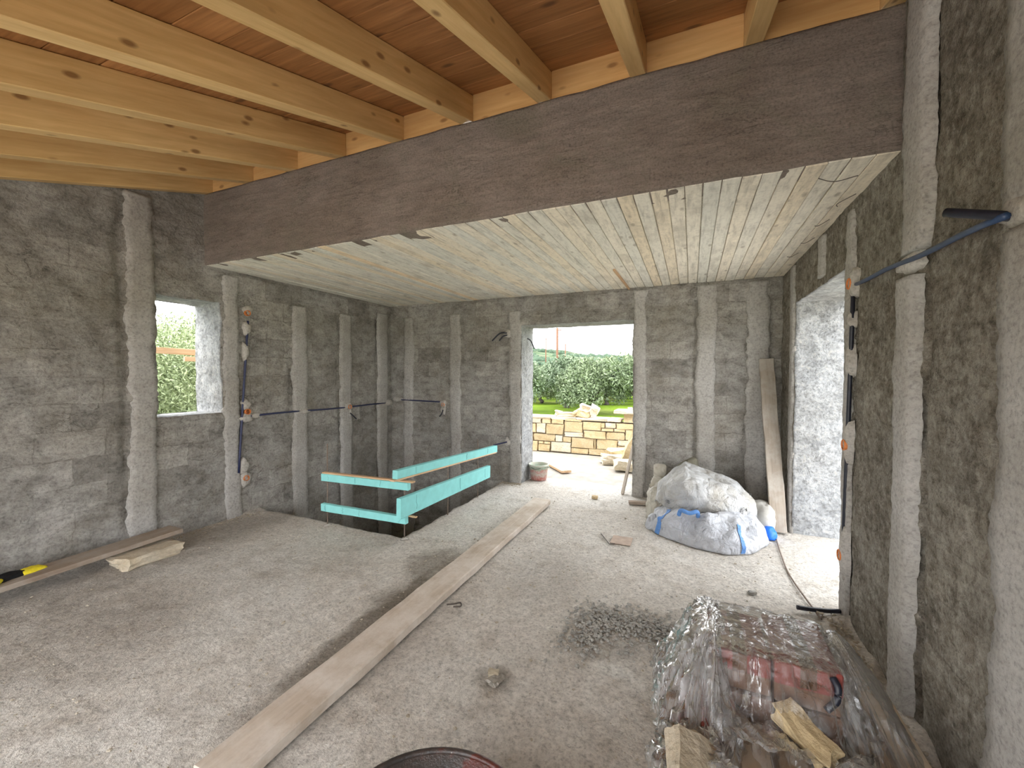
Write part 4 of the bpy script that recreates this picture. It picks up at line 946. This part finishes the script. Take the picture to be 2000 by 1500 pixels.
# beige bag on the left under the upper one
b3 = empty('plastic_sack', (0, 0, 0)); tag(b3, 'beige crumpled plastic sack at the left of the white bags', 'sack')
o3 = pillow('sack_body', [(-.44, 4.72), (-.40, 4.50), (-.26, 4.42), (-.08, 4.55), (-.05, 4.85), (-.2, 4.95), (-.38, 4.92)], .37, M_bag3, 45, 70, 16, 2.8, .03, 8, peak=(-.24, 4.7), parent=b3)
o3b = pillow('sack_neck', [(-.40, 4.66), (-.30, 4.64), (-.22, 4.72), (-.28, 4.82), (-.38, 4.80)], .10, M_bag3, 46, 36, 8, 2.4, .015, 14, parent=b3); o3b.location = (0, 0, .28)
b4 = empty('plastic_jug', (-.315, 4.98, 0)); tag(b4, 'small translucent container behind the beige sack', 'container')
o4 = lathe('jug_body', [(0, .33), (.06, .33), (.07, .345), (.07, .455), (.055, .475), (0, .475)], M_bag3, b4, 16, .8); lathe('jug_base', [(0, 0), (.075, 0), (.075, .33), (0, .33)], M_bag3, b4, 12, .8)
b5 = empty('dark_sack', (0, 0, 0)); tag(b5, 'dark green-grey sack behind the dusty bag, against the back wall', 'sack')
o5 = pillow('sack_body', [(-.24, 4.98), (-.1, 4.9), (.06, 4.92), (.10, 5.08), (-.05, 5.16), (-.22, 5.12)], .58, plain('dark_sack_cloth', (.19, .18, .14), .8, .2, .25, 12), 47, 40, 14, 3.0, .02, 9, peak=(.0, 5.03), parent=b5)
reshape(o5, lambda V: V+np.stack([V[:, 0]*0, V[:, 0]*0, np.where(V[:, 2] > .2, (V[:, 0]-.05)*.5, 0)], 1))
tube('green_tie', bez([(-.17, 4.87, .40), (-.13, 4.86, .405), (-.08, 4.87, .43), (-.02, 4.85, .50)], 5), .014, M_green, b5, 6)
b6 = empty('grey_sack', (0, 0, 0)); tag(b6, 'grey sack with a bright blue flap at the right of the white bags', 'sack')
pillow('sack_body', [(.52, 4.58), (.64, 4.46), (.74, 4.52), (.76, 4.72), (.66, 4.86), (.54, 4.80)], .25, plain('grey_sack_cloth', (.42, .41, .38), .8, .2, .2, 12), 48, 44, 12, 3.0, .02, 9, parent=b6)
o6 = pillow('blue_flap', [(.61, 4.36), (.68, 4.32), (.735, 4.38), (.72, 4.47), (.64, 4.46)], .10, M_bluep, 49, 30, 7, 2.2, .012, 16, parent=b6)

# ------------------------------------------------------------------ pallet with wrapped cartons
pe = empty('pallet', (.36, 1.62, 0)); tag(pe, 'wooden pallet under the plastic-wrapped cartons by the right wall', 'pallet')
def pc(o): 
    mw = o.matrix_world.copy(); o.parent = pe; o.matrix_parent_inverse = Matrix.Translation(-Vector(pe.location)); return o
for k in range(7):
    x = -.03+k*.127; pc(timber('deck_board', (x, .98, .131), (x, 2.20, .131), .098, .022, M_pallet, bev=.002, warp=.003, seed=k % 3))
for y in (1.04, 1.62, 2.14):
    pc(timber('cross_board', (-.08, y, .109), (.78, y, .109), .098, .022, M_pallet, bev=.002))
    for x in (-.03, .35, .73): pc(box('pallet_block', x-.048, x+.048, y-.048, y+.048, .022, .098, M_pallet))
for x in (-.03, .35, .73): pc(timber('bottom_board', (x, .98, .011), (x, 2.20, .011), .098, .022, M_pallet, bev=.002))
def carton_mat(name, c, band):
    N = NT(name); v = N.coords(); a = N.noise(v, 6, 5, .6); b = N.noise(v, 45, 3, .6)
    sep = N.n.new('ShaderNodeSeparateXYZ'); N.L(v, sep.inputs[0])
    col = N.mix(N.rng(sep.outputs[2], .070, .072), c, band)
    col = N.mix(1.0, col, N.ramp(a, [(.3, .85), (.7, 1.1)]), 'MULTIPLY'); return N.done(col, .6, N.bump(b, .001), .3)
M_cart = carton_mat('brown_carton', (.17, .095, .06), (.23, .055, .045)); M_cart2 = carton_mat('brown_carton_dark', (.15, .085, .055), (.15, .085, .055))
def carton(x0, x1, y0, y1, z0, z1, lb, m):
    e = empty('tile_carton', ((x0+x1)/2, (y0+y1)/2, z0)); tag(e, lb, 'carton')
    b = bmesh.new(); box_bm(b, 0, 0, (z1-z0)/2, x1-x0, y1-y0, z1-z0, .006); bm_obj('carton_body', b, m, e)
    b = bmesh.new(); box_bm(b, 0, 0, z1-z0+.0006, .05, y1-y0-.004, .0012); box_bm(b, 0, -(y1-y0)/2-.0006, (z1-z0)*.75, .05, .0012, (z1-z0)*.5); bm_obj('packing_tape', b, plain('packing_tape', (.12, .065, .04), .25, .5, .1), e)
carton(.10, .30, 1.78, 2.14, .143, .275, 'lower left carton of the wrapped stack', M_cart2)
carton(.31, .51, 1.78, 2.14, .143, .275, 'lower right carton of the wrapped stack', M_cart2)
carton(.08, .29, 1.80, 2.12, .276, .415, 'upper left carton of the wrapped stack, red on top', M_cart)
carton(.30, .51, 1.79, 2.13, .276, .430, 'upper right carton of the wrapped stack, red on top', M_cart)
carton(-.03, .075, 1.60, 1.85, .143, .25, 'narrow carton with red print at the left of the wrapped stack', M_cart)
carton(.34, .66, 1.30, 1.56, .143, .21, 'low carton at the front right of the pallet', M_cart2)
rock('rough honey stone on the pallet, holding the plastic film down', (.375, 1.685, .20), (.17, .085, .06), (.25, .35, -.75), 51, M_stone, None, .13, 'weight_stone', 3, .93)
rock('grey-white stone slab at the front left of the pallet', (.02, 1.40, .15), (.14, .26, .07), (.2, .5, .2), 52, M_stonew, None, .12, 'weight_stone', 4, .85)
wire('black_hose', [(.475, 1.785, .42), (.485, 1.765, .40), (.48, 1.755, .36), (.45, 1.75, .32)], .012, M_black, 'short curved black hose under the plastic film', 'hose')
def film_mat(name='stretch_film', h0=.03, h1=.20, refl=.55):
    m = bpy.data.materials.new(name); m.use_nodes = True; t = m.node_tree; n = t.nodes; n.clear()
    out = n.new('ShaderNodeOutputMaterial'); tr = n.new('ShaderNodeBsdfTransparent'); gl = n.new('ShaderNodeBsdfGlossy'); df = n.new('ShaderNodeBsdfDiffuse'); tl = n.new('ShaderNodeBsdfTranslucent')
    tr.inputs[0].default_value = (.96, .96, .96, 1); gl.inputs['Roughness'].default_value = .12; df.inputs[0].default_value = (.85, .85, .86, 1); tl.inputs[0].default_value = (.85, .85, .86, 1)
    tc = n.new('ShaderNodeTexCoord'); mp = n.new('ShaderNodeMapping'); mp.inputs['Scale'].default_value = (1, 1, .45); t.links.new(tc.outputs['Object'], mp.inputs[0])
    ns = n.new('ShaderNodeTexNoise'); ns.inputs['Scale'].default_value = 22; ns.inputs['Detail'].default_value = 5; ns.inputs['Distortion'].default_value = 1.2; t.links.new(mp.outputs[0], ns.inputs['Vector'])
    bp = n.new('ShaderNodeBump'); bp.inputs['Distance'].default_value = .012; t.links.new(ns.outputs[0], bp.inputs['Height']); t.links.new(bp.outputs[0], gl.inputs['Normal'])
    n2 = n.new('ShaderNodeTexNoise'); n2.inputs['Scale'].default_value = 7; n2.inputs['Detail'].default_value = 4; t.links.new(mp.outputs[0], n2.inputs['Vector'])
    r2 = n.new('ShaderNodeMapRange'); r2.inputs[1].default_value = .38; r2.inputs[2].default_value = .68; r2.inputs[3].default_value = h0; r2.inputs[4].default_value = h1; t.links.new(n2.outputs[0], r2.inputs[0])
    m0 = n.new('ShaderNodeMixShader'); m0.inputs[0].default_value = .45; t.links.new(df.outputs[0], m0.inputs[1]); t.links.new(tl.outputs[0], m0.inputs[2])
    m1 = n.new('ShaderNodeMixShader'); t.links.new(r2.outputs[0], m1.inputs[0]); t.links.new(tr.outputs[0], m1.inputs[1]); t.links.new(m0.outputs[0], m1.inputs[2])
    fr = n.new('ShaderNodeFresnel'); fr.inputs[0].default_value = 1.6; t.links.new(bp.outputs[0], fr.inputs['Normal'])
    ad = n.new('ShaderNodeMath'); ad.operation = 'MULTIPLY_ADD'; ad.inputs[1].default_value = refl; ad.inputs[2].default_value = .0; ad.use_clamp = True; t.links.new(fr.outputs[0], ad.inputs[0])
    m2 = n.new('ShaderNodeMixShader'); t.links.new(ad.outputs[0], m2.inputs[0]); t.links.new(m1.outputs[0], m2.inputs[1]); t.links.new(gl.outputs[0], m2.inputs[2])
    t.links.new(m2.outputs[0], out.inputs[0]); return m
M_film = film_mat(); M_film2 = film_mat('bunched_film', .16, .58, .7)
def film(name, levels, label, seed, n=220, parent=None, sub=6, mat=None):
    """levels: list of (cx, cy, hx, hy, z, ripple, power) rounded-rectangle rings from the top centre outwards"""
    V = []; F = []; rows = []
    for a, b in zip(levels, levels[1:]):
        for k in range(sub): rows.append([p+(q-p)*k/sub for p, q in zip(a, b)])
    rows.append(list(levels[-1]))
    th = np.linspace(0, 2*np.pi, n, endpoint=False)
    q = np.stack([np.cos(th)*2.2, np.sin(th)*2.2, np.zeros(n)], 1)
    for j, (cx, cy, hx, hy, z, rp, pw) in enumerate(rows):
        c, s = np.cos(th), np.sin(th); r = (np.abs(c)**pw+np.abs(s)**pw)**(-1/pw)
        qq = q+[0, 0, z*.9]
        f = (1-2.2*np.abs(fbm(qq, 2.6, 3, seed)))*rp+vnoise(q*1.0+[0, 0, z*2], 9, seed+8)*rp*.35
        zz = z+vnoise(q+[0, 0, j*.3], 3.0, seed+20)*min(rp, .05)*.8
        V += list(np.stack([cx+c*r*hx+c*f, cy+s*r*hy+s*f, np.maximum(zz, .012)], 1))
    m = len(rows)
    for j in range(m-1):
        for i in range(n):
            i2 = (i+1) % n; F.append((j*n+i, j*n+i2, (j+1)*n+i2, (j+1)*n+i))
    o = link(name, mesh(name, V, F, True), mat or M_film, parent)
    if label: tag(o, label, 'plastic film')
    return o
fe = empty('plastic_wrap', (0, 0, 0)); tag(fe, 'crumpled clear plastic film wrapped over the cartons on the pallet', 'plastic film')
film('film_hood', [(.295, 1.96, .002, .002, .452, .0, 4), (.295, 1.96, .19, .14, .448, .006, 6), (.295, 1.96, .228, .185, .437, .009, 6), (.295, 1.96, .24, .20, .40, .018, 5), (.295, 1.94, .265, .225, .28, .035, 4), (.30, 1.92, .30, .27, .158, .05, 3.5)], None, 3, parent=fe)
film('film_curtain', [(.085, 1.98, .01, .06, .462, .0, 3), (.085, 1.98, .03, .15, .455, .010, 3), (.07, 1.96, .06, .20, .40, .03, 3), (.05, 1.90, .09, .26, .28, .05, 3), (.03, 1.84, .12, .31, .158, .06, 3)], None, 37, n=200, parent=fe, mat=M_film2)
film('film_skirt', [(.30, 1.52, .20, .06, .25, .02, 3), (.30, 1.51, .29, .14, .24, .045, 3), (.31, 1.49, .37, .24, .20, .055, 3), (.32, 1.47, .40, .34, .15, .05, 3)], None, 17, parent=fe, mat=M_film2)
film('film_bunch', [(-.02, 2.02, .01, .01, .29, .0, 2), (-.02, 2.02, .05, .06, .28, .02, 2), (-.035, 2.0, .08, .10, .22, .03, 2), (-.04, 1.98, .09, .14, .15, .03, 2)], None, 23, n=120, parent=fe, mat=M_film2)
film('film_fold', [(.55, 2.06, .01, .01, .44, .0, 2), (.555, 2.04, .03, .07, .42, .010, 2.5), (.60, 2.0, .07, .15, .30, .022, 2.5), (.63, 1.96, .10, .24, .16, .03, 2.5)], None, 29, n=140, parent=fe)

# ------------------------------------------------------------------ mixing tub in the foreground
def tub_mat():
    N = NT('rusty_tub'); v = N.coords(); a = N.noise(v, 16, 6, .7, .4); b = N.noise(v, 60, 4, .7)
    sep = N.n.new('ShaderNodeSeparateXYZ'); N.L(v, sep.inputs[0])
    f = N.math('ADD', N.rng(sep.outputs[0], -.1, .12, 0, .35), a)
    col = N.ramp(f, [(.45, (.035, .030, .028)), (.62, (.06, .045, .04)), (.74, (.10, .022, .016)), (.9, (.05, .028, .022))])
    col = N.mix(N.rng(b, .66, .74), col, (.45, .40, .36)); return N.done(col, .38, N.bump(b, .003), .5)
te = empty('mixing_tub', (-.60, .825, 0)); tag(te, 'dark steel mixing tub with red stains at the bottom edge of the view', 'tub')
M_tub = tub_mat()
lathe('tub_body', [(0, .01), (.20, .01), (.225, .03), (.295, .285), (.300, .292), (.291, .290), (.216, .04), (.19, .024), (0, .024)], M_tub, te, 48)
pts = [(.304*math.cos(2*math.pi*i/48), .304*math.sin(2*math.pi*i/48), .290) for i in range(49)]
tube('rolled_rim', pts, .010, M_tub, te, 8)

# ------------------------------------------------------------------ rubble and grit
def scatter(name, label, mat, items):
    ico = bmesh.new(); bmesh.ops.create_icosphere(ico, subdivisions=1, radius=.5); iv = np.array([v.co for v in ico.verts]); fi = np.array([[v.index for v in f.verts] for f in ico.faces]); ico.free()
    rg = np.random.RandomState(len(items)); V = []; F = []
    for k, (x, y, z, s) in enumerate(items):
        d = rg.uniform(.5, 1.1, 3)*s; a = rg.uniform(0, 6.28); p = iv*(1+rg.uniform(-.3, .3, (len(iv), 1)))*d*[1.25, .9, .6]
        p = np.stack([p[:, 0]*math.cos(a)-p[:, 1]*math.sin(a), p[:, 0]*math.sin(a)+p[:, 1]*math.cos(a), p[:, 2]], 1)+[x, y, z+d[2]*.18]
        V.append(p); F.append(fi+k*len(iv))
    o = link(name, mesh(name, np.concatenate(V), np.concatenate(F).tolist()), mat); o['kind'] = 'stuff'; o['label'] = label; return o
rg = np.random.RandomState(2)
it = []
for (cx, cy, sx, sy, n) in ((-.47, 2.46, .11, .10, 420), (-.55, 2.30, .07, .09, 260), (-.12, 2.52, .15, .10, 520), (-.33, 2.55, .16, .07, 220), (.0, 2.36, .08, .06, 160)):
    for k in range(n): it.append((cx+rg.normal()*sx, cy+rg.normal()*sy, rg.uniform(0, .010), rg.uniform(.009, .030)))
it = [q for q in it if not (q[0] > -.1 and q[1] < 2.25)]
scatter('gravel_heap', 'grey gravel spilt on the floor left of the wrapped pallet', M_gravel, it)
it = []
for k in range(2600):
    x, y = rg.uniform(XL+.05, XR-.03), rg.uniform(.6, 5.2)
    if x < HX+.03 and y > HY-.03: continue
    if abs(x+1.565) < .12 and y < 4.5: continue
    it.append((x, y, -.002, min(.022, rg.gamma(2.0, .0032)+.003)))
for k in range(500):
    y = rg.uniform(1.0, 3.1); it.append((XR-.03-abs(rg.normal())*.10, y, .0+.02*rg.rand(), rg.uniform(.008, .03)))
for k in range(300):
    x = rg.uniform(-2.4, -2.1); it.append((x, YB-.03-abs(rg.normal())*.06, 0, rg.uniform(.006, .02)))
for k in range(200):
    it.append((XL+.05+abs(rg.normal())*.06, rg.uniform(2.1, 3.0), 0.01, rg.uniform(.006, .022)))
scatter('floor_grit', 'loose grit and mortar crumbs scattered over the floor', M_grit, it)
rock('small pale pebble in the dark patch of floor right of the plank', (-.885, 1.815, -.004), (.05, .04, .03), (0, 0, .4), 61, M_stonew, name='pebble', seg=2)
rock('dark lump of mortar beside the pale pebble', (-.855, 1.79, -.006), (.07, .05, .022), (0, 0, 1.1), 62, M_cement, name='mortar_lump', seg=3, rough=.3)
rock('pale mortar lump at the lower edge of the spilt gravel', (-.405, 2.20, -.002), (.035, .03, .03), (0, 0, .4), 63, M_cement, name='mortar_lump', seg=2)
rock('grey stone chip near the foot of the right jamb', (.40, 3.22, -.004), (.05, .03, .02), (0, 0, .4), 64, M_gravel, name='stone_chip', seg=2)
rock('brown mortar lump on the floor in the middle of the doorway', (-1.05, 4.95, -.004), (.07, .05, .035), (0, 0, .2), 65, M_stone, name='mortar_lump', seg=2)
tile = box('tile_offcut', -.645, -.47, 3.68, 3.86, .004, .012, plain('brown_tile', (.42, .33, .27), .8, .2, .15, 20), None, .002); tag(tile, 'thin brownish tile offcut framed by the V-shaped wire', 'tile')
